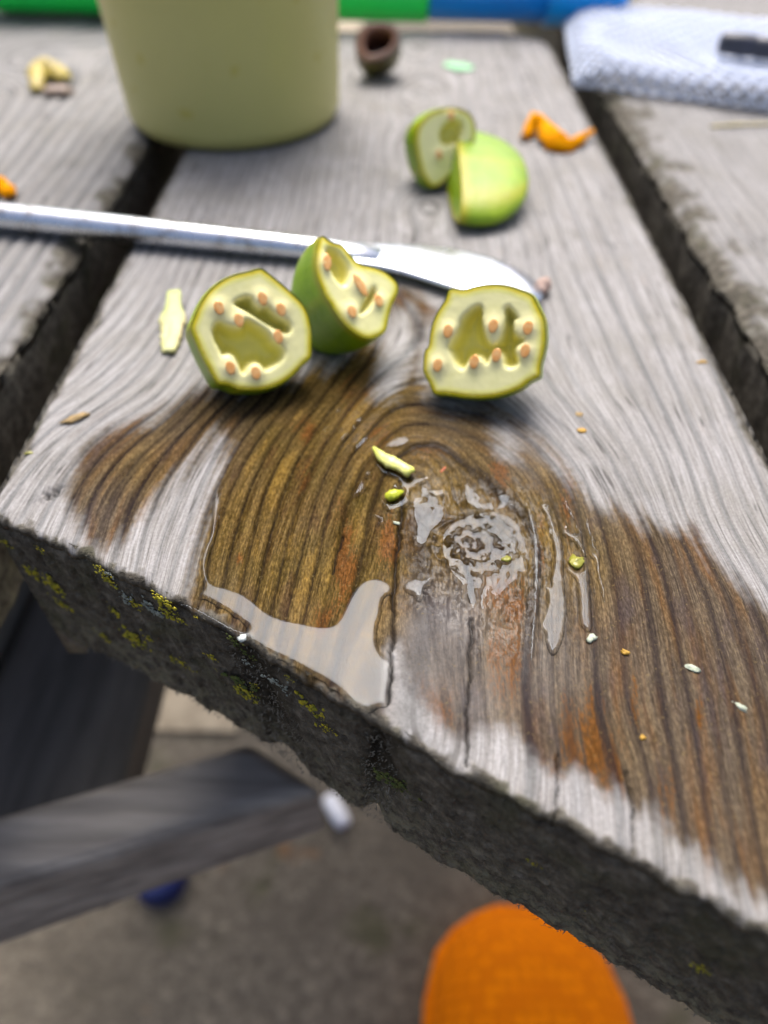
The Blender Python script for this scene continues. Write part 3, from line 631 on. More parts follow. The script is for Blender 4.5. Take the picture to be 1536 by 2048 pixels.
def half_fruit(label, centre, outline, normal, cavs, seeds, thick, apex=(0, 0), group='cut green fruit', power=.75, step=.00032, seed_r=.00105, cav_depth=.0058, ribs=(), mats=None, name='fruit_half', inset=.965, bulge=.13):
    sk_m, fl_m = mats or (SKIN, FLESH)
    """outline, cavities and seeds are traced in the picture and laid on the plane of the cut; the plane is then pushed
    along the view until the fruit's skin rests on the plank"""
    n = unit(normal); ol = smooth_poly(outline, 2); rc = rays(*centre); rc = rc/np.linalg.norm(rc)
    e1 = unit(np.cross([0, 0, 1.], n)); e2 = np.cross(n, e1)
    def build(d):
        p0 = CAMP+rc*d; W = on_plane(ol[:, 0], ol[:, 1], p0, n); c = W.mean(0); W = c+(W-c)*inset
        rings = []; K = 22
        for i in range(K+1):
            a = i/K*math.pi/2; r = max(math.cos(a), 0)**power*(1+bulge*math.sin(2*a)); h = math.sin(a)
            rings.append(c+(W-c)*r-n*thick*h+(e1*apex[0]+e2*apex[1])*h*h)
        return p0, c, W, np.array(rings)
    lo, hi = .05, .45
    for _ in range(40):
        md = (lo+hi)/2
        if build(md)[3][..., 2].min() > -.0004: lo = md
        else: hi = md
    p0, c, W, R = build(lo)
    base = np.array([c[0], c[1], 0]); o = empty(name, base); tag(o, label, 'fruit', group)
    K, N = R.shape[:2]
    ang = np.arctan2((W-c)@e2, (W-c)@e1); rib = np.zeros((K, N))
    for ra in ribs:
        dd = np.angle(np.exp(1j*(ang-ra))); rib += np.exp(-(dd/.10)**2)[None, :]*np.sin(np.linspace(.15, 1, K)*math.pi)[:, None]**.3
        out = (W-c)/np.linalg.norm(W-c, axis=1)[:, None]
        R = R+(np.exp(-(dd/.12)**2)[None, :, None]*out[None]*.0002*(np.cos(np.linspace(0, math.pi/2, K))**.5)[:, None, None])
    Fq = []
    ii = np.arange(K-1)[:, None]*N+np.arange(N)[None]; jj = np.arange(K-1)[:, None]*N+(np.arange(N)[None]+1) % N
    Fq = np.stack([ii, ii+N, jj+N, jj], -1).reshape(-1, 4)
    rimv = np.repeat(np.linspace(0, 1, K)[:, None], N, 1)
    sk = link('skin', fast_mesh('skin', R.reshape(-1, 3)-base, Fq, dict(rim=rimv.ravel(), rib=np.clip(rib, 0, 1).ravel())), sk_m, o)
    # the cut face, in its own plane
    to2 = lambda Q: np.stack([(Q-c)@e1, (Q-c)@e2], -1)
    pol = to2(R[0]); size = np.abs(pol).max()
    x, y, d, Ff = region_grid(pol, step)
    dep = np.zeros_like(x); cavm = np.zeros_like(x); ar = np.zeros_like(x)
    for cv in cavs:
        q = to2(on_plane(*smooth_poly(cv, 2).T, p0, n)); s_ = sdist(x, y, q)
        dp = cav_depth*(1-np.exp(-np.clip(s_+.0001, 0, None)/.0007)); dep = np.maximum(dep, dp); cavm = np.maximum(cavm, sstep(-.0001, .0008, s_))
        dep = np.maximum(dep, .0003*np.exp(-(np.clip(-s_, 0, None)/.0004)**2)*(s_ < 0)+0*s_)
    sp = [to2(on_plane(np.array(q[0]), np.array(q[1]), p0, n)) for q in seeds]
    bulge = np.zeros_like(x)
    for q in sp:
        dd = np.hypot(x-q[0], y-q[1]); ar = np.maximum(ar, np.exp(-(dd/.0017)**2)); bulge += .0006*np.exp(-(dd/.0016)**2)*(1-cavm)
    edge = np.clip(d/.0011, 0, 1); rimdrop = .0006*(1-np.sqrt(np.clip(1-(1-edge)**2, 0, 1)))
    hgt = bulge*edge-dep*np.clip(d/.002, 0, 1)-rimdrop*.5+.00003*fbm(x*300, y*300, 5, 2)*edge
    Q = c+x[:, None]*e1+y[:, None]*e2+n*hgt[:, None]
    link('flesh', fast_mesh('flesh', Q-base, Ff, dict(rim=d/size, cav=cavm, aril=ar)), fl_m, o)
    for k, (q, sd) in enumerate(zip(sp, seeds)):
        ln_, wd_, an = (sd[2:]+(1.25, .85, 0))[:3] if len(sd) < 5 else sd[2:5]
        ca, sa = math.cos(an), math.sin(an)
        A = [(e1*ca+e2*sa)*seed_r*wd_, (-e1*sa+e2*ca)*seed_r*ln_, n*.00007]
        i = np.argmin(np.hypot(x-q[0], y-q[1])); cc = c+q[0]*e1+q[1]*e2+n*(hgt[i]+.00002)
        V, Fc = ellipsoid(cc, A, 12, 7, .12, k); part('seed', V, Fc, SEED, o)
    return o
Z1 = lambda p: [(350+x/3.268, 440+y/3.268) for x, y in p]
Z2 = lambda p: [(780+x/3.84, 420+y/3.84) for x, y in p]
Z3 = lambda p: [(760+x/3.339, 160+y/3.339) for x, y in p]
toC = lambda u, v: -unit(rays(u, v))
half_fruit('front left green fruit half with two hollow chambers facing the viewer', (502, 665),
  Z1([(575,305),(640,350),(700,400),(790,480),(850,540),(890,620),(910,740),(905,860),(895,910),(850,950),(780,1030),(700,1085),(620,1115),(520,1128),(420,1118),(330,1085),(275,1090),(240,1040),(190,950),(140,850),(105,760),(90,690),(115,620),(150,540),(200,460),(280,390),(380,340),(480,320),(540,308)]),
  toC(502, 665)+np.array([.16, 0, .10]),
  [Z1([(385,540),(430,510),(500,500),(520,555),(560,582),(610,565),(638,600),(690,645),(745,665),(765,710),(740,745),(690,730),(620,690),(540,640),(460,590),(400,560)]),
   Z1([(255,690),(290,660),(340,685),(400,710),(445,700),(455,645),(520,670),(620,740),(640,790),(700,830),(720,870),(700,920),(640,960),(590,985),(560,940),(520,930),(480,955),(455,1005),(430,990),(415,940),(390,890),(350,870),(310,890),(290,840),(255,780),(245,730)])],
  [(*q,) for q in Z1([(570,515),(690,585),(285,575),(415,655),(672,765),(360,965),(525,1000)])], .0125, apex=(-.0035, -.003), ribs=(1.2, 2.9, 4.2, -.6))
half_fruit('front right green fruit half with a large hollow and seven orange seeds', (972, 685),
  Z2([(440,585),(560,600),(660,565),(800,550),(900,560),(1000,590),(1110,635),(1140,690),(1185,790),(1212,900),(1218,1000),(1200,1100),(1170,1200),(1172,1290),(1115,1310),(1000,1385),(880,1440),(720,1462),(560,1455),(430,1432),(318,1430),(300,1370),(262,1285),(238,1220),(248,1070),(282,1060),(292,940),(320,830),(370,740),(420,670)]),
  toC(972, 685)+np.array([-.12, 0, .06]),
  [Z2([(540,850),(580,800),(640,750),(690,730),(710,770),(705,850),(720,930),(750,1010),(790,1035),(840,1010),(870,930),(885,850),(880,760),(910,740),(960,800),(985,840),(955,830),(945,920),(970,970),(1050,1000),(980,1040),(960,1080),(980,1130),(990,1180),(940,1210),(880,1200),(870,1120),(830,1095),(770,1110),(748,1190),(720,1150),(680,1120),(620,1130),(590,1180),(560,1230),(500,1180),(470,1100),(440,1060),(480,1000),(520,930)])],
  [(*q,) for q in Z2([(795,890),(450,930),(1060,905),(1040,1080),(820,1115),(650,1165),(370,1190)])], .0125, apex=(0, -.002), ribs=(2.3, .5, 3.8, -.7))
half_fruit('green fruit piece with a slanted cut wedged behind the front left half', (690, 590),
  Z1([(960,85),(1010,135),(1100,150),(1150,230),(1210,285),(1300,300),(1400,340),(1485,430),(1435,530),(1405,640),(1390,740),(1330,780),(1250,795),(1150,740),(1060,640),(980,500),(920,380),(905,250),(925,130)]),
  unit(toC(690, 590)+np.array([.42, .05, .30])),
  [Z1([(985,170),(1060,190),(1120,260),(1150,330),(1130,420),(1090,430),(1030,350),(990,270)]), Z1([(1270,480),(1300,430),(1330,480),(1290,560),(1220,620),(1200,600)])],
  [(*q, 2.4, .8, .25) for q in Z1([(1205,430)])]+[(*q, 1.6, .8, -.3) for q in Z1([(990,280)])]+[(*q,) for q in Z1([(1325,530),(1150,600)])], .0185, apex=(-.006, -.003), cav_depth=.003, ribs=(1.9, 3.2, -.5))
half_fruit('farther green fruit half showing its pale cut behind another half', (875, 300),
  Z3([(240,500),(225,380),(260,280),(330,205),(450,170),(590,185),(655,290),(640,420),(560,560),(440,690),(345,745),(280,640)]),
  unit(toC(875, 300)+np.array([.35, .0, .05])),
  [Z3([(400,330),(480,250),(560,270),(560,380),(470,450),(400,420)])], [(*q,) for q in Z3([(470,240),(390,500)])], .013, apex=(-.003, 0), cav_depth=.004, ribs=(2.5, 3.9))
half_fruit('rearmost bright green fruit half turned with its skin to the viewer', (905, 345),
  Z3([(492+55*math.cos(a)-40*math.sin(a)*-1*-.6, 632+335*math.sin(a)*-1) for a in np.linspace(0, 2*math.pi, 20, endpoint=False)]),
  unit(np.array([-.93, -.05, .22])), [], [], .0205, apex=(.0, .004), power=.80, ribs=(1.4, .1), mats=(SKIN, SKIN), inset=.97, bulge=.08)

# dried husk further back
HUSK_S = skin_material('husk_skin', (.075, .065, .018), (.12, .11, .025), (.10, .055, .03))
HUSK_F = flesh_material('husk_flesh', (.10, .065, .05), (.16, .10, .085), (.17, .085, .06), (.055, .020, .012), (.15, .11, .09))
half_fruit('dried brown hollow fruit husk standing beside the cream tub', (757, 85),
  [(708,92),(712,62),(735,43),(765,40),(795,50),(803,78),(790,105),(760,122),(730,126),(712,112)], unit(toC(757, 85)+np.array([-.05, .05, .55])),
  [[(728,90),(735,62),(765,54),(788,68),(780,95),(752,108),(735,106)]], [], .017, apex=(.001, 0), power=.45, cav_depth=.011, mats=(HUSK_S, HUSK_F), name='dried_husk', ribs=(1, 3, 5))

# ================================================================== 5. tub, knife, plastic tube
def lathe(prof, c, mat, name, parent, n=72):
    V = []; Fc = []
    for r, z in prof:
        for j in range(n): V.append((c[0]+r*math.cos(2*math.pi*j/n), c[1]+r*math.sin(2*math.pi*j/n), c[2]+z))
    for i in range(len(prof)-1):
        for j in range(n):
            k = (j+1) % n; Fc.append((i*n+j, i*n+k, (i+1)*n+k, (i+1)*n+j))
    return part(name, V, Fc, mat, parent)
TUB = NT('cream_plastic'); _p = TUB.geo(); _n = TUB.noise(_p, 70, 3, .5); _sp = TUB.noise(_p, 190, 1, .3)
TUB.set(Base_Color=TUB.mix(TUB.rng(_sp, .70, .76, 0, .6), TUB.mix(_n, (.46, .435, .150), (.50, .47, .17)), (.42, .36, .05)), Roughness=.42)
bc = (-.0562, .2745, 0)
tub = empty('plastic_tub', bc); tag(tub, 'cream yellow plastic tub standing across the left gap', 'tub')
rb, rt_ = .0365, .0392
lathe([(0.0005, .0016), (rb-.010, .0016), (rb-.0085, 0), (rb-.0050, 0)]+[(rb-.0050+.0050*math.sin(a), .0055-.0055*math.cos(a)) for a in np.linspace(.15, math.pi/2, 9)]+[(rb+(rt_-rb)*k, .0055+.0745*k) for k in np.linspace(.05, 1, 12)]+[(rt_+.0005, .081), (rt_-.0012, .081)]+[(rt_-.0014-(rt_-rb)*k, .080-.077*k) for k in np.linspace(0, 1, 6)]+[(.0005, .003)], bc, TUB.m, 'body', tub)
lathe([(rt_-.0002, .076), (rt_+.0016, .0762), (rt_+.0022, .079), (rt_+.0016, .0820), (rt_-.0002, .0822)], bc, TUB.m, 'rim', tub)

STEEL = NT('polished_steel'); _p = STEEL.geo()
STEEL.set(Base_Color=STEEL.mix(STEEL.rng(STEEL.noise(_p, 130, 4, .65), .5, .72, 0, .8), (.66, .70, .76), (.34, .31, .28)), Metallic=1.0, Roughness=STEEL.mixf(STEEL.noise(_p, 250, 3), .16, .36))
kc = P(300, 466, .0); knife = empty('knife', kc); tag(knife, 'shiny steel knife with a round handle lying behind the front fruit halves', 'knife')
ax = [(-90, 428), (0, 433), (150, 449), (300, 465), (450, 480), (560, 491), (640, 499), (700, 505), (760, 512)]
rr_ = [(.0035, .0035), (.0035, .0035), (.0034, .0034), (.0034, .0034), (.0033, .0032), (.0032, .0030), (.0032, .0027), (.0032, .0020), (.0033, .0012)]
A3 = [P(u, v, z) for (u, v), z in zip(ax, (.0036, .0036, .0036, .0035, .0034, .0033, .0032, .0031, .0030))]
hd_ = unit(A3[1]-A3[3]); A3 = [A3[1]+hd_*.0850, A3[1]+hd_*.0843, A3[1]+hd_*.082, A3[1]+hd_*.06]+A3; rr_ = [(.0010, .0010), (.0024, .0024), (.0035, .0035), (.0037, .0036)]+rr_
rings = []
for i, c in enumerate(A3):
    d = unit(A3[min(i+1, len(A3)-1)]-A3[max(i-1, 0)]); sdv = unit(np.cross(d, [0, 0, 1.])); up = np.cross(sdv, d)
    rings.append([c+sdv*rr_[i][0]*math.cos(a)+up*rr_[i][1]*math.sin(a) for a in np.linspace(0, 2*math.pi, 28, endpoint=False)])
V, Fc = loft(rings); part('handle', V, Fc, STEEL.m, knife)
bl = smooth_poly([(640,480),(700,484),(780,488),(860,490),(940,503),(1000,520),(1045,543),(1078,570),(1090,592),(1070,606),(1000,604),(930,586),(860,563),(780,538),(700,526),(640,516)], 2)
nb_ = len(bl); B = P(bl[:, 0], bl[:, 1], .0026); cB = B.mean(0)
lay = []
for k, dz in ((.93, -.0006), (1.0, -.0003), (1.0, .0001), (.82, .0007)):
    q = cB+(B-cB)*k; q[:, 2] = .0026+dz; lay.append(list(q))
V, Fc = loft(lay); part('blade', V, Fc, STEEL.m, knife)

GREEN = simple('green_plastic', (.02, .86, .12), (.02, .88, .14), 60, .35)
BLUE = simple('blue_plastic', (.0, .24, .80), (.0, .26, .84), 60, .35)
BLUE2 = simple('light_blue_plastic', (.0, .34, .95), (.0, .36, .96), 60, .3)
tb = np.array([.0, .438, 0]); tube = empty('plastic_tube', tb); tag(tube, 'bright green and blue plastic tube lying across the far end of the planks', 'tube')
def tube_part(name, x0, x1, r0, r1, mat, y0, y1, zc, end0=0, end1=0):
    rings = []; prof = []
    if end0: prof += [(x0+end0*(1-math.cos(a)), r0*math.sin(a)) for a in np.linspace(.1, math.pi/2, 7)]
    else: prof += [(x0, r0*.98), (x0+.0006, r0)]
    if end1: prof += [(x1-end1*(1-math.sin(a)), r1*math.cos(a)) for a in np.linspace(0, math.pi/2-.1, 7)]
    else: prof += [(x1-.0006, r1), (x1, r1*.98)]
    for x, r in prof:
        k = (x+.20)/.30; y = y0+(y1-y0)*k
        rings.append([np.array([x, y+r*math.cos(a), zc+r*math.sin(a)]) for a in np.linspace(0, 2*math.pi, 36, endpoint=False)])
    V, Fc = loft(rings); part(name, V, Fc, mat, tube)
tube_part('green_sleeve', -.205, .0145, .0165, .0165, GREEN, .420, .396, .0172, end0=.012)
tube_part('blue_body', .0150, .068, .0155, .0155, BLUE, .420, .396, .0172)
tube_part('blue_cap', .0685, .1065, .0170, .0165, BLUE2, .420, .396, .0174, end1=.010)

# ================================================================== 6. white net with a dark stick
NETM = simple('white_net', (.60, .67, .82), (.66, .72, .86), 300, .6)
nb0 = P(1146, 178); nb1 = P(1700, 252); nd = unit(nb1-nb0); nL = .19; back = unit(np.array([.10, .93, 0])); 
net = empty('net_bag', nb0); tag(net, 'white plastic netting folded over at the upper right', 'net')
def net_surf(a, b, off, sc):
    """a: metres along the front fold, b: metres round the fold and back"""
    R_ = (.0045+off)*np.sqrt(np.clip(1-(1-np.clip(a/.016, 0, 1))**2, .04, 1)); q = b/.0045; th = np.clip(q, 0, math.pi)
    beyond = np.clip(b-math.pi*.0045, 0, None)
    yb = R_*(1-np.sin(th)*1.0)*np.where(th < math.pi/2, 1, 1)
    yb = np.where(th < math.pi/2, R_*(1-np.sin(th)), R_*(1-np.sin(th)))+beyond
    z = R_*(1-np.cos(th))*1.02+.0004+.0008*noise2(a*45, b*45+3, 5)*np.clip(b/.01, 0, 1)*1.0-.03*beyond*0
    z = z+.05*np.clip(beyond, 0, .06)*.6
    p = nb0[None]+a[:, None]*nd[None]+yb[:, None]*back[None]; p[:, 2] = z+off*.2
    return p
def net_layer(cell, off, phase, wd, name):
    segs = []
    na = int(nL/cell); nbb = int(.135/cell)
    A, Bq = np.meshgrid(np.arange(na), np.arange(nbb)); A = A.ravel(); Bq = Bq.ravel()
    f0 = lambda i, j: np.stack([(i+.5*(j % 2))*cell+phase, j*cell*.75+phase*.3], 1)
    p = f0(A, Bq); q1 = f0(A+np.where(Bq % 2 == 0, 0, 1), Bq+1); q2 = f0(A+np.where(Bq % 2 == 0, -1, 0), Bq+1)
    V = []; Fq = []; base = 0
    S = np.concatenate([p, p]); E_ = np.concatenate([q1, q2]); E_[:, 0] = np.clip(E_[:, 0], 0, None)
    a3 = net_surf(S[:, 0], S[:, 1], off, 1); b3 = net_surf(E_[:, 0], E_[:, 1], off, 1)
    d = b3-a3; L = np.linalg.norm(d, axis=1)+1e-9; d /= L[:, None]; u1 = np.cross(d, np.array([0, -.5, .86])); u1 /= np.linalg.norm(u1, axis=1)[:, None]+1e-9; u2 = np.cross(d, u1)
    n = len(a3); V = np.concatenate([a3+u1*wd, a3+u2*wd, a3-u1*wd, a3-u2*wd, b3+u1*wd, b3+u2*wd, b3-u1*wd, b3-u2*wd]); V[:, 2] = np.maximum(V[:, 2], .0002)
    ix = np.arange(n); Fq = np.concatenate([np.stack([ix+n*k, ix+n*((k+1) % 4), ix+n*((k+1) % 4+4), ix+n*(k+4)], 1) for k in range(4)])
    o = link(name, fast_mesh(name, V-nb0, Fq), NETM, net); tag(o, kind='stuff')
net_layer(.0060, .0, .0, .00055, 'net_strands'); net_layer(.0056, -.0012, .0019, .00055, 'net_strands')
STICK = simple('dark_stick', (.022, .026, .042), (.04, .045, .07), 200, .45)
pa, pb = P(1438, 84, .0150), P(1640, 108, .0150); st = empty('pen', pa); tag(st, 'dark blue black pen resting on the white netting', 'pen')
d = unit(pb-pa); sv = unit(np.cross(d, [0, 0, 1.])); up = np.cross(sv, d)
prof = [(0, .0020), (.0004, .0030), (.002, .0036), (.012, .0037), (.0125, .0034), (.0135, .0034), (.014, .0037), (.10, .0037), (.115, .0015)]
V, Fc = loft([[pa+d*x+r*(sv*math.cos(a)+up*math.sin(a)) for a in np.linspace(0, 2*math.pi, 20, endpoint=False)] for x, r in prof]); part('barrel', V, Fc, STICK, st)

# ================================================================== 7. scraps on the wood
def ribbon(name, label, cat, path, width, mat, curl=.5, thick=.0005, z0=.0004, lift=None, seed=0, group=None, wprof=None):
    """a curled strip of peel: path in picture coordinates on the plank, width in metres"""
    q = np.array(path, float); sg = np.r_[0, np.cumsum(np.hypot(*np.diff(q, axis=0).T))]; tt = np.linspace(0, sg[-1], 18)
    uu = np.interp(tt, sg, q[:, 0]); vv_ = np.interp(tt, sg, q[:, 1]); C = P(uu, vv_, z0)
    if lift is not None: C[:, 2] += np.interp(np.linspace(0, 1, 18), np.linspace(0, 1, len(lift)), lift)
    rs = np.random.RandomState(seed); M = 9; rings = []
    for i in range(18):
        d = unit(C[min(i+1, 17)]-C[max(i-1, 0)]); sdv = unit(np.cross(d, [0, 0, 1.])); up = np.cross(sdv, d)
        wv = width*(math.sin(math.pi*(.06+.88*i/17))**.45)*(1+.5*(rs.rand()-.5)); out = []; inn = []
        if wprof: wv *= np.interp(i/17, np.linspace(0, 1, len(wprof)), wprof)
        for j in range(M):
            a = (j/(M-1)-.5)*2; zz = wv*curl*(1-a*a)+.16*wv*(rs.rand()-.5)
            p = C[i]+sdv*a*wv*.5+up*zz; out.append(p+up*thick*.5); inn.append(p-up*thick*.5)
        rings.append(out+inn[::-1])
    V, Fc = loft(rings); V = [np.array([p[0], p[1], max(p[2], .0001)]) for p in V]
    base = np.array([C[:, 0].mean(), C[:, 1].mean(), 0]); me = bpy.data.meshes.new(name); me.from_pydata([tuple(p-base) for p in V], [], Fc); me.update()
    me.polygons.foreach_set('use_smooth', [True]*len(me.polygons)); o = link(name, me, mat); o.location = base
    return tag(o, label, cat, group)
ORG = simple('dried_orange', (.66, .27, .0), (.56, .20, .0), 260, .9, .0004, Specular_IOR_Level=.05)
YEL = simple('yellow_peel', (.40, .31, .035), (.29, .22, .04), 200, .5, .0003)
PUR = simple('shrivelled_flesh', (.24, .19, .18), (.20, .13, .07), 220, .6, .0004)
PALE = simple('pale_shred', (.66, .64, .26), (.56, .60, .10), 300, .35, .0002)
SHRED = simple('yellow_green_shred', (.44, .48, .03), (.36, .42, .015), 300, .35, .0002)
RIND = simple('rind', (.38, .44, .14), (.45, .38, .19), 90, .5, .0002)
CRUMB = simple('pale_crumb', (.33, .38, .28), (.38, .41, .33), 800, .6)
ribbon('petal', 'curled orange petal scrap near the right gap behind the fruit', 'petal', [(1048,280),(1065,262),(1085,268),(1100,288),(1120,298),(1145,294),(1165,284),(1182,276)], .0068, ORG, .40, .0007, .0006, (0, .003, .002, .0, .001, .002), 3, wprof=(1, 1.2, .9, 1.3, 1, .6, .45))
pl_ = empty('peel_scrap', P(112, 178)); tag(pl_, 'yellow shrivelled peel scrap on the left plank', 'peel')
o_ = ribbon('peel', None, None, [(74,186),(80,160),(98,152),(118,156),(134,166)], .0085, YEL, .35, .0009, .0006, (0, .0020, .0026, .0020, .0005), 5); o_.parent = pl_; o_.location -= pl_.location
V, Fc = ellipsoid(P(116, 181, .0014), [np.array([.0058, 0, 0]), np.array([0, .0035, 0]), np.array([0, .0004, .0016])], 14, 8, .3, 4); part('flesh', V, Fc, PUR, pl_)
ribbon('rind_scrap', 'flat pale green rind strip lying left of the front left fruit half', 'rind', [(352,600),(348,640),(340,690),(337,705)], .0052, RIND, .10, .0008, .0005, (.002, .001, 0, 0), 8)
ribbon('fruit_shred', 'larger pale yellow fruit shred floating in the y-shaped puddle', 'shred', ZD([(320,205),(400,275),(500,340),(600,390),(690,450)]), .0026, PALE, .30, .0006, .0006, (.0008, .0004, .0006, .0006, .0008), 9, wprof=(.55, .8, 1, 1.1, 1.1))
ribbon('fruit_shred', 'small yellow green fruit shred ringed by the y-shaped puddle', 'shred', ZD([(445,640),(490,650),(560,625),(605,600)]), .0019, SHRED, .3, .0006, .0004, (0, .0005, .0004, 0), 10, wprof=(1, 1.2, .8, .4))
ribbon('orange_scrap', 'small orange scrap at the left picture edge above the knife', 'scrap', [(-25,385),(-5,378),(15,384),(22,394)], .0050, ORG, .3, .0012, .0008, (.0005, .0015, .0010, 0), 12)
ribbon('green_scrap', 'mint green plastic fleck on the plank behind the fruit', 'scrap', [(893,128),(915,134),(945,138)], .0075, simple('mint_plastic', (.20, .52, .25), (.24, .54, .29), 100, .5), .04, .0006, .0004, None, 13)
ribbon('leaf_scrap', 'yellow brown leaf bits on the netting at the top edge', 'leaf', [(1185,2),(1225,0),(1270,4)], .006, YEL, .3, .0006, .0114, (.001, .003, .001), 14)
ribbon('straw', 'thin yellow dry grass stalk on the right plank', 'straw', [(1420,254),(1480,250),(1545,248)], .0011, simple('straw_yellow', (.52, .44, .20), (.46, .40, .2), 300, .6), .4, .0004, .0006, None, 15)
ribbon('rust_crumb', 'pinkish brown crumb at the tip of the knife', 'crumb', [(1078,592),(1086,578),(1092,570)], .0032, simple('pinkish_crumb', (.42, .30, .25), (.30, .20, .16), 500, .7), .35, .0010, .0007, (0, .001, .001), 16)
BRN = simple('brown_crumb', (.30, .20, .07), (.22, .15, .06), 500, .7); OCR = simple('ochre_crumb', (.42, .24, .025), (.34, .2, .025), 500, .6); OLV = simple('olive_crumb', (.24, .23, .03), (.20, .20, .025), 500, .3)
BEAD = simple('white_bead', (.46, .51, .48), (.50, .54, .52), 500, .3)
for nm, lb, (u, v), (a, b, hgt), an, mt in [(n_, l_, p_, (d_[0]*.85, d_[1]*.8, d_[2]*.5), a_, m_) for n_, l_, p_, d_, a_, m_ in [
  ('crumb', 'white bead of foam at the rim of the broad puddle', (484, 1277), (.0008, .0007, .0006), .9, BEAD),
  ('crumb', 'pale green flake on wet wood well right of the knot', (1385, 1336), (.0012, .0006, .0004), -.5, CRUMB),
  ('crumb', 'pale green flake nearest the right picture edge', (1481, 1414), (.0013, .0005, .0004), -.7, CRUMB),
  ('crumb', 'pale chip at the lower end of the second groove puddle', (1184, 1277), (.0010, .0007, .0006), .7, CRUMB),
  ('crumb', 'tiny pale chip below the hook-shaped drop', (793, 1046), (.0007, .0004, .0004), -.4, CRUMB),
  ('crumb', 'ochre grain on the dark line below the pale chip', (1251, 1304), (.0007, .0005, .0005), -.4, OCR),
  ('crumb', 'ochre crumb on dry wood just below right fruit half', (1164, 861), (.0010, .0008, .0006), .2, OCR),
  ('crumb', 'brown speck above the ochre crumb on dry wood', (1157, 829), (.0010, .0009, .0004), .2, BRN),
  ('crumb', 'brown fibrous tuft on the dry wood at the left', (150, 836), (.0032, .0012, .0007), .7, BRN),
  ('crumb', 'yellow speck near the left gap edge of the plank', (57, 906), (.0009, .0005, .0004), .1, OLV),
  ('crumb', 'ochre speck at the right gap edge of the plank', (1405, 724), (.0013, .0006, .0004), .1, OCR),
  ('crumb', 'olive crumb stuck in the wet film on the knot', (1012, 1118), (.0008, .0007, .0006), .1, OLV),
  ('crumb', 'olive bubble at the head of the second groove puddle', (1153, 1124), (.0016, .0013, .0008), 1.2, OLV),
  ('crumb', 'small orange speck below the ochre grain', (1285, 1475), (.0005, .0004, .0004), .3, OCR),
  ('crumb', 'rust brown sliver on wet wood above the knot', (886, 940), (.0012, .0004, .0004), .9, simple('rust_sliver', (.40, .10, .03), (.3, .07, .02), 500, .5))]]:
    c = P(u, v, hgt*.6); ca, sa = math.cos(an), math.sin(an)
    V, Fc = ellipsoid((0, 0, c[2]), [np.array([ca*a, sa*a, 0]), np.array([-sa*b, ca*b, 0]), np.array([0, 0, hgt])], 10, 6, .9, int(u))
    me = bpy.data.meshes.new(nm); me.from_pydata([tuple(p) for p in V], [], Fc); me.polygons.foreach_set('use_smooth', [True]*len(me.polygons))
    o = link(nm, me, mt); o.location = (c[0], c[1], 0); tag(o, lb, 'crumb')

# ================================================================== 8. lichen and fibres on the sawn end
pe0 = P(0, 1040); pe1 = P(1536, 1872); en = unit(np.cross(pe1-pe0, [0, 0, 1.])); en = en if en[1] < 0 else -en
LY = simple('yellow_lichen', (.40, .33, .012), (.20, .21, .016), 900, .9); LG = simple('grey_lichen', (.24, .27, .24), (.19, .22, .19), 900, .9)
LGR = simple('moss', (.045, .075, .012), (.08, .085, .014), 900, .9)
def clusters(name, spots, mat, seed):
    rs = np.random.RandomState(seed); V, Fc = [], []
    for u, v, r, n in spots:
        c = on_plane(np.array(float(u)), np.array(float(v)), pe0, en); c = np.array([c[0], float(end_y(np.array(c[0]))), min(c[2], -.001)])+en*.0002
        t1 = unit(np.cross(en, [0, 0, 1.]))
        for k in range(n*2):
            a = rs.randn(2)*r*.55; rr = r*(.05+.13*rs.rand()**2); p = c+t1*a[0]+np.array([0, 0, 1.])*a[1]*.8
            v_, f_ = ellipsoid(p+en*rr*.2, [t1*rr*1.2, np.array([0, 0, rr*1.1]), en*rr*.45], 6, 4, .8, k); b = len(V); V += v_; Fc += [tuple(i+b for i in f) for f in f_]
    o = part(name, V, Fc, mat, MAIN); o.data.transform(Matrix.Translation((0, 0, 0))); tag(o, kind='stuff'); return o
MAIN_OFF = TOFF
def part_main(o):  # parts of the plank sit in table coordinates
    return o
clusters('lichen', [(64,1144,.0022,26),(103,1169,.0026,34),(123,1208,.0020,20),(198,1155,.0014,14),(210,1174,.0018,18),(267,1224,.0016,16),(319,1222,.0022,22),(335,1249,.0018,18),(260,1288,.0026,30),(223,1240,.0018,16),(292,1292,.0013,10),(353,1260,.0012,10),(378,1234,.0008,6),(419,1336,.0014,14),(365,1349,.0017,14),(340,1340,.0013,9),(488,1406,.0022,26),(426,1358,.0008,6),(624,1429,.0022,30),(656,1463,.0014,16),(577,1372,.0009,7),(203,1279,.0016,12),(80,1103,.0012,9),(18,1087,.0016,11),(1067,1724,.0010,10),(1402,1931,.0014,16),(1163,1814,.0006,5),(640,1447,.0012,9),(510,1395,.0009,7)], LY, 3)
clusters('grey_lichen', [(248,1210,.0018,14),(292,1235,.0024,20),(310,1250,.0016,12),(554,1381,.0018,16),(570,1392,.0013,10),(215,1165,.0014,10),(490,1345,.0012,9)], LG, 4)
clusters('moss', [(480,1390,.0026,26),(470,1310,.0016,16),(495,1335,.0013,12),(785,1560,.0026,26),(800,1575,.0018,14)], LGR, 5)
FIB = simple('wood_fibre', (.17, .165, .14), (.09, .085, .07), 700, .9)
rs = np.random.RandomState(12); n = 7000
fx = rs.uniform(-.0685, .0665, n); fz = -.037*rs.rand(n)**.85; fy = end_y(fx); t1 = unit(np.cross(en, [0, 0, 1.]))
L = rs.uniform(.0004, .0012, n)*(1+.3*(fz < -.015))*(fz > -.040); an = rs.normal(-.9, .6, n)
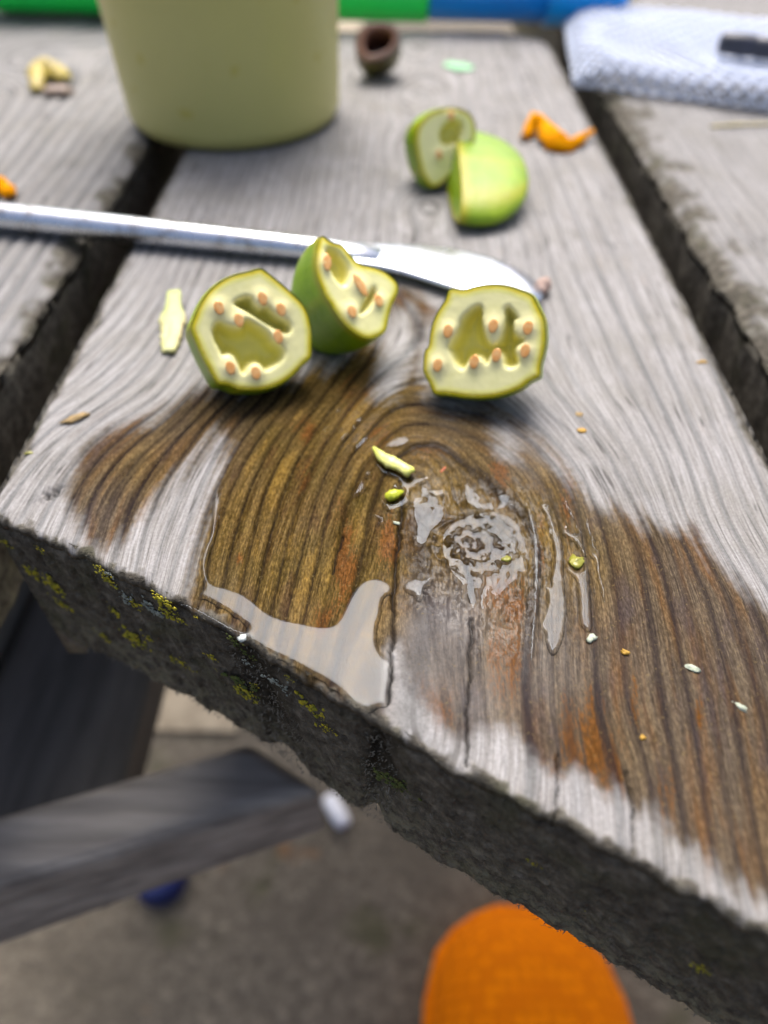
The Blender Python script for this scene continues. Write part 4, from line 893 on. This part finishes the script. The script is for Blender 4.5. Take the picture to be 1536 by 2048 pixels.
dirv = np.cos(an)[:, None]*t1[None]+np.sin(an)[:, None]*np.array([0, 0, 1.])[None]+en[None]*rs.uniform(.0, .40, n)[:, None]
dirv /= np.linalg.norm(dirv, axis=1)[:, None]
b0 = np.stack([fx, fy+.0003, fz], 1)-en[None]*.0001; sdv = np.cross(dirv, en[None]); sdv /= np.linalg.norm(sdv, axis=1)[:, None]+1e-9; wf = rs.uniform(.00005, .00013, n)[:, None]
V = np.concatenate([b0-sdv*wf, b0+sdv*wf, b0+dirv*L[:, None]*.6+sdv*wf*.6+en[None]*.0001, b0+dirv*L[:, None]])-TOFF
ix = np.arange(n); o = link('wood_fibre', fast_mesh('wood_fibre', V, np.stack([ix, ix+n, ix+2*n, ix+3*n], 1), smooth=False), FIB, MAIN); tag(o, kind='stuff')

# ================================================================== 9. things on the ground
CLOG = NT('orange_rubber'); _p = CLOG.geo(); vo = CLOG.n('ShaderNodeTexVoronoi'); vo.inputs['Scale'].default_value = 150; vo.inputs['Randomness'].default_value = .15; CLOG.l(_p, vo.inputs['Vector'])
CLOG.set(Base_Color=CLOG.mix(CLOG.rng(vo.outputs['Distance'], .15, .5, 0, .9), CLOG.mix(CLOG.rng(CLOG.noise(_p, 28, 4), .58, .74, 0, .55), (.97, .27, .0), (.42, .13, .006)), (.70, .16, .0)), Roughness=.85, Specular_IOR_Level=.1, Normal=CLOG.bump(vo.outputs['Distance'], .0015))
toe = P(1052, 1776, -.352); cl = empty('clog', (toe[0], toe[1]-.13, GZ)); tag(cl, 'rounded toe of an orange dimpled rubber clog on the ground', 'clog')
def clog_mesh():
    prof = [(0, .004, .012), (.003, .020, .030), (.010, .035, .045), (.022, .046, .056), (.040, .0535, .064), (.065, .0570, .070), (.095, .0560, .076), (.125, .0520, .078)]
    rings = []; dirn = unit(np.array([.02, -1, 0]))
    for dd, hw, ht in prof:
        c = np.array([toe[0], toe[1], GZ])+dirn*dd
        rings.append([c+np.array([hw*np.sign(math.cos(a))*abs(math.cos(a))**.8, 0, .004+ht*max(0, math.sin(a))**.75]) for a in np.linspace(math.pi, 0, 25)])
    V = [p for r in rings for p in r]; Fc = []
    for i in range(len(rings)-1):
        for j in range(24): Fc.append((i*25+j, i*25+j+1, (i+1)*25+j+1, (i+1)*25+j))
    part('upper', V, Fc, CLOG.m, cl)
    out = []
    for dd, hw in [(-.003, .012), (.002, .026), (.010, .039), (.022, .050), (.045, .0575), (.07, .060), (.11, .058), (.16, .050), (.21, .048), (.245, .042), (.262, .026), (.268, .008)]: out.append((dd, hw))
    loop = [(hw, dd) for dd, hw in out]+[(-hw, dd) for dd, hw in out[::-1]]
    rings = [[np.array([toe[0]+x*k+.02*d_, toe[1]-d_, GZ+z]) for x, d_ in loop] for z, k in ((.0, .96), (.003, 1), (.020, 1), (.022, .97))]
    V, Fc = loft(rings); part('sole', V, Fc, CLOG.m, cl)
    V = []; Fc = []
    for j in range(17):
        a = math.pi*j/16; r = .050; x = r*math.cos(a); d_ = .205+.055*math.sin(a)
        for z in (.018, .060+.01*math.sin(a)): V.append(np.array([toe[0]+x+.02*d_, toe[1]-d_, GZ+z]))
    for j in range(16): Fc.append((2*j, 2*j+2, 2*j+3, 2*j+1))
    o = part('heel_strap', V, Fc, CLOG.m, cl); sm = o.modifiers.new('t', 'SOLIDIFY'); sm.thickness = .005
clog_mesh()
NAVY = simple('navy_plastic', (.006, .014, .09), (.008, .018, .11), 60, .4)
c = P(318, 1748, GZ+.01); c[2] = GZ; cap = empty('bottle_cap', c); tag(cap, 'dark blue round cap on the ground beneath the grey brace', 'cap')
lathe([(.0005, .016), (.013, .016), (.0155, .0145), (.016, .012), (.0165, .0), (.0150, .0), (.0145, .011), (.0005, .012)], c, NAVY, 'shell', cap, 40)
lathe([(.0163, .002), (.0172, .0022), (.0172, .004), (.0163, .0042)], c, NAVY, 'ring', cap, 40)
c0, c1 = P(655, 1592, GZ+.006), P(690, 1652, GZ+.006); d = unit(c1-c0); L_ = np.linalg.norm(c1-c0); sv = np.cross(d, [0, 0, 1.])
wp = simple('white_peg', (.74, .76, .82), (.8, .82, .86), 100, .5)
V, Fc = loft([[c0+d*L_*k+.0055*r*(sv*math.cos(a)+np.array([0, 0, 1.])*math.sin(a)) for a in np.linspace(0, 2*math.pi, 16, endpoint=False)] for k, r in ((0, .4), (.03, .8), (.1, 1), (.5, 1.08), (.9, 1), (.97, .8), (1, .4))])
me = bpy.data.meshes.new('white_peg'); me.from_pydata([tuple(p-c0) for p in V], [], Fc); me.polygons.foreach_set('use_smooth', [True]*len(me.polygons)); o = link('white_peg', me, wp); o.location = c0
tag(o, 'small white peg on the ground past the sawn end of the brace', 'peg')
